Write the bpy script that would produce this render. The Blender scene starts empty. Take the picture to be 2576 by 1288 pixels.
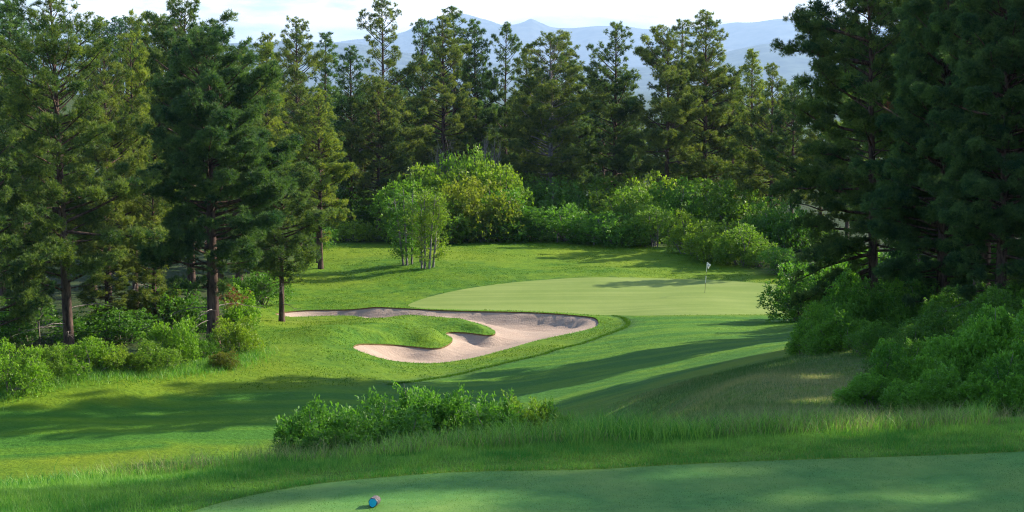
import bpy, math, random
import numpy as np
from mathutils import Vector, Matrix
from mathutils.geometry import delaunay_2d_cdt

C = bpy.context.scene.collection
SC = bpy.context.scene
R = math.radians
RNG = np.random.default_rng(7)
random.seed(7)

# ------------------------------------------------------------------ camera
F_PX = 1786.0                       # focal length in pixels of a 1024 wide frame
PITCH = math.atan(176.0 / F_PX)
cam = bpy.data.cameras.new("camera")
cam.sensor_width = 36.0
cam.lens = F_PX / 1024.0 * 36.0
cam.clip_start, cam.clip_end = 0.5, 150000.0
cam_o = bpy.data.objects.new("camera", cam)
cam_o.location = (0, 0, 0)
cam_o.rotation_euler = (R(90) - PITCH, 0, 0)
C.objects.link(cam_o)
SC.camera = cam_o

# ------------------------------------------------------------------ light
SUN_AZ, SUN_EL = R(63), R(29.5)       # to the right of the view and a little behind the scene
to_sun = Vector((math.cos(SUN_EL) * math.sin(SUN_AZ), math.cos(SUN_EL) * math.cos(SUN_AZ), math.sin(SUN_EL)))
sun = bpy.data.lights.new("sun", 'SUN')
sun.energy = 5.0
sun.angle = R(0.55)
sun.color = (1.0, 0.90, 0.72)
sun_o = bpy.data.objects.new("sun", sun)
sun_o.rotation_euler = to_sun.to_track_quat('Z', 'Y').to_euler()
sun_o.location = (60, 40, 80)
C.objects.link(sun_o)

world = bpy.data.worlds.new("World")
SC.world = world
world.use_nodes = True
nt = world.node_tree
nt.nodes.clear()
wo = nt.nodes.new('ShaderNodeOutputWorld')
bg = nt.nodes.new('ShaderNodeBackground')
sky = nt.nodes.new('ShaderNodeTexSky')
sky.sky_type = 'NISHITA'
sky.sun_disc = False
sky.sun_elevation = SUN_EL
sky.sun_rotation = SUN_AZ
sky.air_density = 1.0
sky.dust_density = 0.6
sky.ozone_density = 2.0
tc = nt.nodes.new('ShaderNodeTexCoord')
mp = nt.nodes.new('ShaderNodeMapping')
mp.inputs['Scale'].default_value = (7.0, 7.0, 30.0)
cn = nt.nodes.new('ShaderNodeTexNoise')
cn.inputs['Scale'].default_value = 1.6
cn.inputs['Detail'].default_value = 7.0
cn.inputs['Roughness'].default_value = 0.55
cr = nt.nodes.new('ShaderNodeValToRGB')
cr.color_ramp.elements[0].position = 0.47
cr.color_ramp.elements[1].position = 0.60
cmix = nt.nodes.new('ShaderNodeMixRGB')
cmix.inputs[2].default_value = (12.5, 11.5, 10.5, 1)
L = nt.links.new
L(tc.outputs['Generated'], mp.inputs['Vector'])
L(mp.outputs[0], cn.inputs['Vector'])
sx = nt.nodes.new('ShaderNodeSeparateXYZ')
L(tc.outputs['Generated'], sx.inputs[0])
lo = nt.nodes.new('ShaderNodeMapRange')          # a bank of cloud low over the horizon, open sky higher up
lo.inputs['From Min'].default_value, lo.inputs['From Max'].default_value = 0.16, 0.035
lo.inputs['To Min'].default_value, lo.inputs['To Max'].default_value = -0.16, 0.055
L(sx.outputs['Z'], lo.inputs['Value'])
ca = nt.nodes.new('ShaderNodeMath'); ca.operation = 'ADD'
L(cn.outputs['Fac'], ca.inputs[0]); L(lo.outputs[0], ca.inputs[1])
L(ca.outputs[0], cr.inputs[0])
L(cr.outputs['Color'], cmix.inputs[0])
L(sky.outputs[0], cmix.inputs[1])
L(cmix.outputs[0], bg.inputs['Color'])
bg.inputs['Strength'].default_value = 0.135
L(bg.outputs[0], wo.inputs['Surface'])

SC.view_settings.view_transform = 'Standard'
SC.view_settings.look = 'None'
SC.view_settings.exposure = 1.1
SC.view_settings.gamma = 1.0
try:
    SC.cycles.max_bounces = 6
    SC.cycles.diffuse_bounces = 3
    SC.cycles.glossy_bounces = 2
    SC.cycles.transmission_bounces = 3
    SC.cycles.volume_bounces = 0
    SC.cycles.use_denoising = True
    SC.cycles.use_adaptive_sampling = False
    SC.cycles.denoising_prefilter = 'NONE'
    SC.cycles.filter_width = 1.15
except Exception:
    pass

# ------------------------------------------------------------------ helpers
PX = 2576.0 / 1024.0                # the photograph was measured on a 2576 px wide copy


def ray(X, Y):
    a = (X / PX - 512.0) / F_PX
    b = (256.0 - Y / PX) / F_PX
    dy = math.cos(PITCH) + b * math.sin(PITCH)
    dz = -math.sin(PITCH) + b * math.cos(PITCH)
    return a / dy, dz / dy          # x and z per metre of depth


def at(X, Y, d):
    a, s = ray(X, Y)
    return a * d, d, s * d


def sstep(a, b, x):
    t = np.clip((x - a) / (b - a), 0, 1)
    return t * t * (3 - 2 * t)


def tag(o, label=None, cat=None, group=None, kind=None):
    if label: o['label'] = label
    if cat: o['category'] = cat
    if group: o['group'] = group
    if kind: o['kind'] = kind
    return o


def empty(name, loc=(0, 0, 0)):
    o = bpy.data.objects.new(name, None)
    o.empty_display_size = 0.5
    o.location = loc
    C.objects.link(o)
    return o


def mesh_np(name, V, F, mat, parent=None, face_attr=None, point_attr=None, smooth=False, link=True):
    V = np.asarray(V, np.float32)
    F = np.asarray(F, np.int32)
    me = bpy.data.meshes.new(name)
    n, k = F.shape
    me.vertices.add(len(V))
    me.vertices.foreach_set('co', V.ravel())
    me.loops.add(n * k)
    me.loops.foreach_set('vertex_index', F.ravel())
    me.polygons.add(n)
    me.polygons.foreach_set('loop_start', np.arange(0, n * k, k, dtype=np.int32))
    if smooth:
        me.polygons.foreach_set('use_smooth', np.ones(n, bool))
    me.update(calc_edges=True)
    for dic, dom in ((face_attr, 'FACE'), (point_attr, 'POINT')):
        for an, arr in (dic or {}).items():
            a = me.attributes.new(an, 'FLOAT', dom)
            a.data.foreach_set('value', np.asarray(arr, np.float32).ravel())
    me.materials.append(mat)
    o = bpy.data.objects.new(name, me)
    if link:
        C.objects.link(o)
    if parent is not None:
        o.parent = parent
    return o


def tube(P, rad, sides=6):
    P = np.asarray(P, float)
    n = len(P)
    T = np.gradient(P, axis=0)
    T /= np.linalg.norm(T, axis=1, keepdims=True) + 1e-9
    ref = np.array([1.0, 0.13, 0.0]) if abs(T[:, 2].mean()) > 0.8 else np.array([0.0, 0.0, 1.0])
    A = np.cross(T, ref)
    A /= np.linalg.norm(A, axis=1, keepdims=True) + 1e-9
    B = np.cross(T, A)
    ang = np.linspace(0, 2 * math.pi, sides, endpoint=False)
    r = np.asarray(rad, float).reshape(n, 1, 1)
    V = P[:, None, :] + r * (np.cos(ang)[None, :, None] * A[:, None, :] + np.sin(ang)[None, :, None] * B[:, None, :])
    i = np.arange(n - 1)[:, None] * sides
    j = np.arange(sides)[None, :]
    j2 = (j + 1) % sides
    Fq = np.stack([i + j, i + j2, i + sides + j2, i + sides + j], -1).reshape(-1, 4)
    return V.reshape(-1, 3), Fq


def join(parts):
    Vs, Fs, o = [], [], 0
    for V, Fq in parts:
        Vs.append(V); Fs.append(Fq + o); o += len(V)
    return np.concatenate(Vs), np.concatenate(Fs)


def unit(a):
    return a / (np.linalg.norm(a, axis=-1, keepdims=True) + 1e-9)


# ------------------------------------------------------------------ materials
def new_mat(name):
    m = bpy.data.materials.new(name)
    m.use_nodes = True
    t = m.node_tree
    t.nodes.clear()
    out = t.nodes.new('ShaderNodeOutputMaterial')
    return m, t, out


def nd(t, typ, **kw):
    n = t.nodes.new(typ)
    for k, v in kw.items():
        if k in n.inputs:
            n.inputs[k].default_value = v
        else:
            setattr(n, k, v)
    return n


def mix(t, fac, a, b, mode='MIX'):
    n = t.nodes.new('ShaderNodeMixRGB')
    n.blend_type = mode
    for i, v in ((0, fac), (1, a), (2, b)):
        if hasattr(v, 'is_linked'):
            t.links.new(v, n.inputs[i])
        elif isinstance(v, (int, float)):
            n.inputs[i].default_value = v
        else:
            n.inputs[i].default_value = (*v, 1)
    return n.outputs[0]


def noise(t, vec, scale, detail=4, rough=0.55):
    n = nd(t, 'ShaderNodeTexNoise')
    n.inputs['Scale'].default_value = scale
    n.inputs['Detail'].default_value = detail
    n.inputs['Roughness'].default_value = rough
    if vec is not None:
        t.links.new(vec, n.inputs['Vector'])
    return n.outputs['Fac']


def ramp(t, fac, p0, p1, c0=(0, 0, 0), c1=(1, 1, 1)):
    n = t.nodes.new('ShaderNodeValToRGB')
    e = n.color_ramp.elements
    e[0].position, e[1].position = p0, p1
    e[0].color, e[1].color = (*c0, 1), (*c1, 1)
    t.links.new(fac, n.inputs[0])
    return n.outputs['Color']


def leaf_mat(name, dark, light, transl=0.3, tcol=None, rough=0.55, spec=0.25):
    """Leaves or needles: the tint of each tuft comes from the mesh, of each plant from its object colour."""
    m, t, out = new_mat(name)
    a = nd(t, 'ShaderNodeAttribute'); a.attribute_name = 'tint'
    oi = nd(t, 'ShaderNodeObjectInfo')
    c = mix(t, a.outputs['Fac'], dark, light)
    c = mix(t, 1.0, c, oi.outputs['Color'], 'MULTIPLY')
    p = nd(t, 'ShaderNodeBsdfPrincipled', Roughness=rough)
    p.inputs['Specular IOR Level'].default_value = spec
    t.links.new(c, p.inputs['Base Color'])
    tr = nd(t, 'ShaderNodeBsdfTranslucent')
    t.links.new(mix(t, 1.0, c, tcol or (1.3, 1.5, 0.5), 'MULTIPLY'), tr.inputs['Color'])
    ms = nd(t, 'ShaderNodeMixShader'); ms.inputs[0].default_value = transl
    t.links.new(p.outputs[0], ms.inputs[1]); t.links.new(tr.outputs[0], ms.inputs[2])
    t.links.new(ms.outputs[0], out.inputs['Surface'])
    return m


def bark_mat(name, c0, c1, scale=6.0, stretch=0.25):
    m, t, out = new_mat(name)
    g = nd(t, 'ShaderNodeTexCoord')
    mpn = nd(t, 'ShaderNodeMapping'); mpn.inputs['Scale'].default_value = (1, 1, stretch)
    t.links.new(g.outputs['Object'], mpn.inputs['Vector'])
    n1 = noise(t, mpn.outputs[0], scale, 5, 0.65)
    c = ramp(t, n1, 0.38, 0.62, c0, c1)
    p = nd(t, 'ShaderNodeBsdfPrincipled', Roughness=0.9)
    p.inputs['Specular IOR Level'].default_value = 0.1
    b = nd(t, 'ShaderNodeBump', Strength=0.8, Distance=0.05)
    t.links.new(n1, b.inputs['Height']); t.links.new(b.outputs[0], p.inputs['Normal'])
    t.links.new(c, p.inputs['Base Color'])
    t.links.new(p.outputs[0], out.inputs['Surface'])
    return m


def plain_mat(name, col, rough=0.6, spec=0.3, var=0.15, scale=8.0):
    m, t, out = new_mat(name)
    g = nd(t, 'ShaderNodeTexCoord')
    n1 = noise(t, g.outputs['Object'], scale, 4)
    c = ramp(t, n1, 0.3, 0.7, tuple(v * (1 - var) for v in col), tuple(v * (1 + var) for v in col))
    p = nd(t, 'ShaderNodeBsdfPrincipled', Roughness=rough)
    p.inputs['Specular IOR Level'].default_value = spec
    t.links.new(c, p.inputs['Base Color'])
    t.links.new(p.outputs[0], out.inputs['Surface'])
    return m


M_NEEDLE = leaf_mat('pine_needles', (0.034, 0.086, 0.036), (0.270, 0.305, 0.068), 0.36, (1.3, 1.45, 0.45))
M_DEADN = leaf_mat('dead_needles', (0.20, 0.065, 0.03), (0.34, 0.13, 0.06), 0.25, (1.2, 1.0, 0.7))
M_LEAF = leaf_mat('broad_leaves', (0.062, 0.145, 0.022), (0.190, 0.300, 0.042), 0.42, (1.3, 1.5, 0.45), 0.5)
M_BARK = bark_mat('pine_bark', (0.035, 0.023, 0.022), (0.150, 0.098, 0.080))
M_GREYBARK = bark_mat('grey_bark', (0.10, 0.09, 0.10), (0.34, 0.30, 0.29))
M_TWIG = bark_mat('twig_bark', (0.10, 0.085, 0.075), (0.30, 0.26, 0.24), 10)
M_BLADE = leaf_mat('grass_blades', (0.050, 0.210, 0.032), (0.270, 0.430, 0.085), 0.35, (1.2, 1.4, 0.5), 0.5)
M_DRYBLADE = leaf_mat('dry_grass_blades', (0.06, 0.16, 0.035), (0.36, 0.34, 0.16), 0.35, (1.2, 1.15, 0.7), 0.6)
M_TURFTUFT = leaf_mat('rough_tuft_blades', (0.040, 0.135, 0.009), (0.175, 0.255, 0.012), 0.3, (1.2, 1.3, 0.5), 0.6, 0.15)
M_TEEBLADE = leaf_mat('mown_grass_blades', (0.058, 0.165, 0.032), (0.190, 0.320, 0.078), 0.25, (1.2, 1.4, 0.6), 0.5)


def turf_mat(name, dark, light, hi, kind):
    """Mown or rough turf: colour patches of several sizes, a fine grain, and zones read from the mesh."""
    m, t, out = new_mat(name)
    g = nd(t, 'ShaderNodeTexCoord')
    v = g.outputs['Object']
    big = noise(t, v, 0.8 if kind == 'tee' else 0.25 if kind == 'green' else 0.09, 4)
    mid = noise(t, v, 5.0 if kind == 'tee' else 0.9, 5, 0.6)
    fine = noise(t, v, 3.6 if kind == 'ground' else 7.0, 6, 0.72)
    grain = noise(t, v, 40.0, 3, 0.6)
    c = mix(t, ramp(t, mid, 0.33, 0.67), dark, light)
    c = mix(t, ramp(t, big, 0.42, 0.68), c, hi)
    if kind == 'ground':
        fa = nd(t, 'ShaderNodeAttribute'); fa.attribute_name = 'fairway'
        da = nd(t, 'ShaderNodeAttribute'); da.attribute_name = 'dry'
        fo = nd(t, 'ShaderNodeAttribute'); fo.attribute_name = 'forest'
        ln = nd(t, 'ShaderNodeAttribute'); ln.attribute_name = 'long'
        fw = mix(t, ramp(t, mid, 0.3, 0.7), (0.074, 0.180, 0.009), (0.105, 0.208, 0.011))
        mpn = nd(t, 'ShaderNodeMapping'); mpn.inputs['Rotation'].default_value = (0, 0, R(18)); mpn.inputs['Scale'].default_value = (0.05, 0.55, 1)
        t.links.new(v, mpn.inputs['Vector'])
        st = noise(t, mpn.outputs[0], 1.0, 2, 0.4)
        fw = mix(t, ramp(t, st, 0.42, 0.58), fw, (0.048, 0.150, 0.012))
        c = mix(t, fa.outputs['Fac'], c, fw)
        dn = ramp(t, noise(t, v, 1.7, 5, 0.7), 0.40, 0.62)
        dcol = mix(t, ramp(t, fine, 0.35, 0.65), (0.08, 0.135, 0.035), (0.22, 0.20, 0.095))
        dm = nd(t, 'ShaderNodeMath', operation='MULTIPLY')
        t.links.new(da.outputs['Fac'], dm.inputs[0]); t.links.new(dn, dm.inputs[1])
        c = mix(t, dm.outputs[0], c, dcol)
        long_shade_col = mix(t, ramp(t, mid, 0.35, 0.6), (0.022, 0.075, 0.016), (0.04, 0.11, 0.02))  # dark green stands for the shaded face of the taller grass
        c = mix(t, ln.outputs['Fac'], c, long_shade_col)
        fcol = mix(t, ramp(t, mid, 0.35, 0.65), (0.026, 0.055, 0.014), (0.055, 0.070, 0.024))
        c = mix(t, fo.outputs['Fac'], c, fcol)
    if kind == 'green':
        mpn = nd(t, 'ShaderNodeMapping'); mpn.inputs['Rotation'].default_value = (0, 0, R(-12)); mpn.inputs['Scale'].default_value = (0.04, 0.9, 1)
        t.links.new(v, mpn.inputs['Vector'])
        st = noise(t, mpn.outputs[0], 1.6, 2, 0.4)
        c = mix(t, ramp(t, st, 0.40, 0.60), c, mix(t, 1.0, c, (0.82, 0.88, 0.80), 'MULTIPLY'))
    c = mix(t, ramp(t, fine, 0.30, 0.62, (0.55, 0.55, 0.55)), mix(t, 1.0, c, (0.62, 0.72, 0.75), 'MULTIPLY'), c)
    c = mix(t, mix(t, 1.0, ramp(t, grain, 0.35, 0.6), (0.35, 0.35, 0.35), 'MULTIPLY'), mix(t, 1.0, c, (1.0, 1.0, 1.0), 'MULTIPLY'), mix(t, 1.0, c, (1.25, 1.2, 1.0), 'MULTIPLY'))
    p = nd(t, 'ShaderNodeBsdfPrincipled', Roughness=0.8)
    p.inputs['Specular IOR Level'].default_value = 0.12
    p.inputs['Sheen Weight'].default_value = 0.0
    ad = nd(t, 'ShaderNodeMath', operation='ADD')
    m2 = nd(t, 'ShaderNodeMath', operation='MULTIPLY'); m2.inputs[1].default_value = {'green': 0.0, 'tee': 0.1}.get(kind, 1.0)
    t.links.new(mid, m2.inputs[0]); t.links.new(m2.outputs[0], ad.inputs[0])
    m3 = nd(t, 'ShaderNodeMath', operation='MULTIPLY'); m3.inputs[1].default_value = {'green': 0.03, 'tee': 0.2}.get(kind, 0.6)
    t.links.new(fine, m3.inputs[0]); t.links.new(m3.outputs[0], ad.inputs[1])
    b = nd(t, 'ShaderNodeBump', Strength=0.6, Distance={'green': 0.02, 'tee': 0.03}.get(kind, 0.30))
    t.links.new(ad.outputs[0], b.inputs['Height']); t.links.new(b.outputs[0], p.inputs['Normal'])
    t.links.new(c, p.inputs['Base Color'])
    t.links.new(p.outputs[0], out.inputs['Surface'])
    return m


M_GROUND = turf_mat('rough_turf', (0.042, 0.132, 0.007), (0.108, 0.205, 0.008), (0.160, 0.228, 0.009), 'ground')
M_GREEN = turf_mat('green_turf', (0.185, 0.245, 0.056), (0.200, 0.262, 0.062), (0.220, 0.275, 0.072), 'green')
M_TEE = turf_mat('tee_turf', (0.058, 0.168, 0.032), (0.092, 0.225, 0.046), (0.150, 0.245, 0.050), 'tee')


def sand_mat():
    m, t, out = new_mat('bunker_sand')
    g = nd(t, 'ShaderNodeTexCoord'); v = g.outputs['Object']
    mpn = nd(t, 'ShaderNodeMapping'); mpn.inputs['Rotation'].default_value = (0, 0, R(25)); mpn.inputs['Scale'].default_value = (0.35, 2.2, 1)
    t.links.new(v, mpn.inputs['Vector'])
    rake = noise(t, mpn.outputs[0], 2.0, 4, 0.6)
    big = noise(t, v, 0.6, 4)
    fine = noise(t, v, 9.0, 4, 0.7)
    c = mix(t, ramp(t, rake, 0.35, 0.65), (0.36, 0.265, 0.21), (0.46, 0.345, 0.275))
    c = mix(t, mix(t, 1.0, ramp(t, big, 0.4, 0.7), (0.5, 0.5, 0.5), 'MULTIPLY'), c, (0.40, 0.32, 0.26))
    p = nd(t, 'ShaderNodeBsdfPrincipled', Roughness=0.95); p.inputs['Specular IOR Level'].default_value = 0.05
    ad = nd(t, 'ShaderNodeMath', operation='ADD'); t.links.new(rake, ad.inputs[0]); t.links.new(fine, ad.inputs[1])
    b = nd(t, 'ShaderNodeBump', Strength=0.55, Distance=0.10)
    t.links.new(ad.outputs[0], b.inputs['Height']); t.links.new(b.outputs[0], p.inputs['Normal'])
    t.links.new(c, p.inputs['Base Color']); t.links.new(p.outputs[0], out.inputs['Surface'])
    return m


M_SAND = sand_mat()
M_SOIL = plain_mat('soil_lip', (0.15, 0.11, 0.05), 0.95, 0.05, 0.4, 4.0)

# ------------------------------------------------------------------ terrain
# (photo x, photo y, depth): what the photograph shows at that pixel lies this far away
SEEN = [
    # tee and its rough crest
    (940, 1275, 15.05), (480, 1288, 15.0), (1700, 1288, 14.9), (2400, 1288, 14.8), (840, 1206, 16.6), (1500, 1176, 16.9), (2100, 1153, 17.1), (2576, 1136, 17.3),
    (0, 1288, 15.2), (0, 1235, 16.6), (360, 1198, 17.2), (720, 1150, 18.0), (1100, 1120, 18.4), (1450, 1096, 18.9), (2000, 1078, 19.3), (2576, 1055, 19.7),
    # fairway in the bowl
    (0, 1175, 68), (400, 1110, 72), (0, 1080, 76), (400, 1050, 79), (430, 990, 84), (0, 985, 83), (300, 950, 86), (640, 905, 93), (700, 1080, 75),
    (1050, 1000, 83), (1400, 1000, 77), (1400, 1050, 64), (1700, 900, 87), (1980, 842, 97), (1700, 832, 104), (1990, 792, 118),
    (1050, 918, 97), (1300, 874, 104), (1508, 817, 115), (1200, 945, 93), (860, 880, 98), (700, 806, 112),
    # right hand slope with dry grass
    (1700, 1050, 34), (2000, 1020, 37), (2100, 960, 47), (2050, 895, 58), (1800, 1000, 46), (1650, 1010, 56), (1850, 930, 66), (1980, 880, 72),
    # bunker back, green, apron
    (690, 786, 119), (900, 781, 120), (1164, 794, 118.5), (1406, 801, 117.5), (1020, 768, 123), (1500, 790, 119.5), (1773, 735, 127), (1500, 698, 134), (1300, 707, 133), (1990, 760, 124), (1950, 713, 131),
    # mound behind the green
    (700, 735, 129), (820, 700, 137), (1080, 672, 140), (1080, 640, 148), (1300, 614, 157), (1400, 660, 146), (1500, 640, 150), (1700, 640, 150), (1700, 690, 138), (1880, 690, 136), (820, 655, 147), (820, 612, 158), (1550, 612, 160),
]
FIXED = [
    (0, -8, -1.7), (-8, -8, -2.0), (8, -8, -1.6), (0, 0, -1.68), (0, 5, -2.05), (0, 10, -3.05), (-4, 10, -3.1), (4, 10, -3.0), (0, 13, -3.5), (-5, 12.5, -3.5), (5, 12.5, -3.4),
    (0, 24, -5.6), (-5, 24, -6.2), (-9, 30, -8.6), (0, 32, -8.2), (-4, 42, -10.8), (3, 45, -10.6), (-14, 45, -11.6), (6, 24, -5.1), (0, 54, -12.6), (-10, 54, -13.4),
    (12, 34, -6.7), (9, 28, -5.75), (14, 21, -4.2), (18, 30, -5.6), (28, 24, -3.4), (28, 45, -5.6), (18, 48, -6.0), (17, 62, -8.4), (26, 62, -7.4), (40, 62, -6.0), (24, 80, -10.4), (40, 90, -9.6),
    (26, 105, -12.6), (42, 120, -12.0), (32, 140, -13.4), (60, 150, -11), (48, 180, -12.5), (22, 165, -14.4),
    (-30, 60, -14.6), (-32, 82, -14.6), (-45, 95, -12.4), (-24, 100, -14.6), (-20, 120, -14.9), (-40, 125, -13.6), (-30, 145, -14.2), (-55, 150, -11.0), (-14, 170, -14.8),
    (0, 180, -14.6), (-25, 200, -14.4), (10, 220, -17), (40, 230, -15), (-60, 220, -9.5), (-30, 260, -15), (0, 300, -22), (60, 300, -19), (-75, 300, -6.5), (-40, 320, -18), (-84, 350, -2.0), (-70, 350, -3.6), (-104, 350, 1.5), (-120, 300, -2),
    (-30, 400, -26), (60, 420, -28), (-100, 430, -8), (0, 500, -32), (-200, 500, -20), (200, 500, -32), (-20, 20, -6.0), (-14, 14, -4.0), (120, 120, -6), (-120, 120, -4), (120, 250, -10),
]
ctrl = np.array([at(*p) for p in SEEN] + FIXED, float)


def uv(x, y):
    q = np.maximum(y, -8.0) + 25.0
    return np.stack([np.clip(x / q, -1.3, 1.3) * 2.0, np.log(q)], -1)


def _k(r2):
    return 0.5 * r2 * np.log(r2 + 1e-12)


_P = uv(ctrl[:, 0], ctrl[:, 1])
_n = len(_P)
_A = np.zeros((_n + 3, _n + 3))
_A[:_n, :_n] = _k(((_P[:, None] - _P[None]) ** 2).sum(-1)) + np.eye(_n) * 2e-5
_A[:_n, _n] = 1; _A[:_n, _n + 1:] = _P
_A[_n, :_n] = 1; _A[_n + 1:, :_n] = _P.T
_w = np.linalg.solve(_A, np.concatenate([ctrl[:, 2], np.zeros(3)]))


def H0(x, y):
    x = np.atleast_1d(np.asarray(x, float)); y = np.atleast_1d(np.asarray(y, float))
    out = np.empty(len(x))
    for i in range(0, len(x), 20000):
        q = uv(x[i:i + 20000], np.minimum(y[i:i + 20000], 520.0))
        out[i:i + 20000] = _k(((q[:, None] - _P[None]) ** 2).sum(-1)) @ _w[:_n] + _w[_n] + q @ _w[_n + 1:]
    far = -30 - 45 * sstep(400, 2500, y)
    f = sstep(330, 560, np.hypot(x * 0.9, y))
    return out * (1 - f) + far * f


def hit(X, Y, lo, hi, up=0.0):
    """Where the sight line through a photo pixel meets the smooth ground."""
    a, s = ray(X, Y)
    d = np.linspace(lo, hi, 400)
    g = s * d - (H0(a * d, d) + up)
    i = np.where((g[:-1] > 0) & (g[1:] <= 0))[0]
    d0 = d[i[0]] if len(i) else d[np.argmin(np.abs(g))]
    return a * d0, d0


def smooth_loop(P, n=2, closed=True):
    P = np.asarray(P, float)
    for _ in range(n):
        Q = np.roll(P, -1, 0) if closed else P[1:]
        A_ = P if closed else P[:-1]
        S = np.empty((len(A_) * 2, 2))
        S[0::2] = 0.75 * A_ + 0.25 * Q
        S[1::2] = 0.25 * A_ + 0.75 * Q
        P = S if closed else np.concatenate([P[:1], S, P[-1:]])
    return P


def resample(P, step, closed=True):
    Q = np.concatenate([P, P[:1]]) if closed else P
    s = np.concatenate([[0], np.cumsum(np.linalg.norm(np.diff(Q, axis=0), axis=1))])
    n = max(4, int(s[-1] / step))
    u = np.linspace(0, s[-1], n, endpoint=not closed)
    return np.stack([np.interp(u, s, Q[:, 0]), np.interp(u, s, Q[:, 1])], -1)


def pdist(x, y, P, closed=True):
    Q = np.concatenate([P, P[:1]]) if closed else P
    a, b = Q[:-1], Q[1:]
    ab = b - a
    L2 = (ab ** 2).sum(1) + 1e-12
    p = np.stack([x, y], -1)
    out = np.empty(len(p))
    for i in range(0, len(p), 4000):
        w = p[i:i + 4000, None] - a[None]
        t_ = np.clip((w * ab[None]).sum(-1) / L2, 0, 1)
        out[i:i + 4000] = np.sqrt(((w - t_[..., None] * ab[None]) ** 2).sum(-1)).min(1)
    return out


def inside(x, y, P):
    Q = np.roll(P, -1, 0)
    r = np.zeros(len(x), bool)
    for (x0, y0), (x1, y1) in zip(P, Q):
        c = ((y0 > y) != (y1 > y))
        if y1 != y0:
            r ^= c & (x < (x1 - x0) * (y - y0) / (y1 - y0) + x0)
    return r


bunker_px = [(682, 789), (720, 783), (775, 779), (832, 778), (892, 779.5), (959, 783), (1025, 786), (1089, 790), (1164, 792.5), (1255, 794), (1345, 796), (1406, 800), (1466, 805), (1496, 809),
             (1508, 815), (1501, 822), (1472, 831), (1415, 843), (1345, 858), (1285, 876), (1209, 896), (1143, 909), (1083, 914), (1025, 911), (977, 906), (931, 893), (898, 881), (886, 874.5),
             (892, 869.5), (910, 867), (977, 868), (1025, 871), (1061, 876), (1098, 879), (1122, 875), (1138, 866), (1139, 857), (1125, 846.5), (1118, 840), (1131, 837), (1158, 838), (1188, 841), (1209, 844.5),
             (1236, 847), (1249, 842), (1240, 833), (1221, 823), (1200, 815), (1170, 808), (1122, 803.5), (1073, 801), (1031, 800), (983, 801), (936, 805), (919, 800), (898, 795.5), (862, 793.5), (832, 794), (770, 796), (720, 797)]
bunker = resample(smooth_loop([hit(X, Y, 88, 126) for X, Y in bunker_px], 2), 0.28)
green_px = [(1020, 769), (1045, 757), (1090, 743), (1160, 728), (1240, 716), (1330, 706), (1420, 700), (1520, 697.5), (1620, 698), (1720, 701), (1820, 706), (1900, 711), (1980, 718), (2060, 730), (2110, 745), (2100, 765), (2050, 780), (1980, 788),
            (1880, 791), (1760, 793), (1640, 794), (1520, 792), (1400, 790), (1280, 788), (1180, 785), (1100, 781), (1050, 776)]
green = resample(smooth_loop([hit(X, Y, 110, 142) for X, Y in green_px], 2), 0.45)
tee_px = [(380, 1310), (480, 1287), (560, 1262), (700, 1232), (840, 1209), (1000, 1198), (1300, 1186), (1600, 1172), (2000, 1157), (2300, 1147), (2576, 1136), (2900, 1124)]
tee_edge = smooth_loop([hit(X, Y, 13.5, 20) for X, Y in tee_px], 2, False)
tee = np.concatenate([resample(tee_edge, 0.12, False), [(8.5, 15.5), (8.0, 9.0), (0, 8.0), (-4.5, 9.0), (-4.6, 13.0)]])
fair_px = [(985, 966), (1100, 950), (1250, 922), (1400, 884), (1520, 846), (1585, 820), (1572, 803), (1560, 796), (1760, 795), (1985, 790), (2080, 800), (2040, 850), (1970, 872), (1850, 905), (1700, 950), (1560, 990), (1420, 1022),
           (1250, 1060), (1000, 1085), (600, 1115), (300, 1140), (0, 1158), (-250, 1165), (-260, 1030), (0, 1030), (300, 1010), (500, 985), (800, 975)]
fairway = resample(smooth_loop([hit(X, Y, 45, 125) for X, Y in fair_px], 1), 0.5)
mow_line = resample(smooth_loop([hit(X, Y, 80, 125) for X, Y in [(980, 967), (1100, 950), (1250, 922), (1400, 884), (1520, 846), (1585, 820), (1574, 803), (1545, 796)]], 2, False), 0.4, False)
lobe_a = np.array([hit(X, Y, 90, 125) for X, Y in [(840, 850), (960, 848), (1040, 852), (1105, 862)]])
lobe_b = np.array([hit(X, Y, 90, 125) for X, Y in [(900, 825), (1040, 815), (1140, 820), (1235, 838)]])
back_lip = np.array([hit(X, Y, 100, 126) for X, Y in [(960, 783), (1089, 790), (1255, 794), (1406, 800), (1490, 808)]])


def vnoise(x, y, s, seed=0):
    """Cheap smooth value noise in metres."""
    g = np.random.default_rng(seed).random((64, 64))
    u, v = x / s, y / s
    i, j = np.floor(u).astype(int), np.floor(v).astype(int)
    fu, fv = u - i, v - j
    fu = fu * fu * (3 - 2 * fu); fv = fv * fv * (3 - 2 * fv)
    a, b, c, d = g[i % 64, j % 64], g[(i + 1) % 64, j % 64], g[i % 64, (j + 1) % 64], g[(i + 1) % 64, (j + 1) % 64]
    return (a * (1 - fu) + b * fu) * (1 - fv) + (c * (1 - fu) + d * fu) * fv - 0.5


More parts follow.
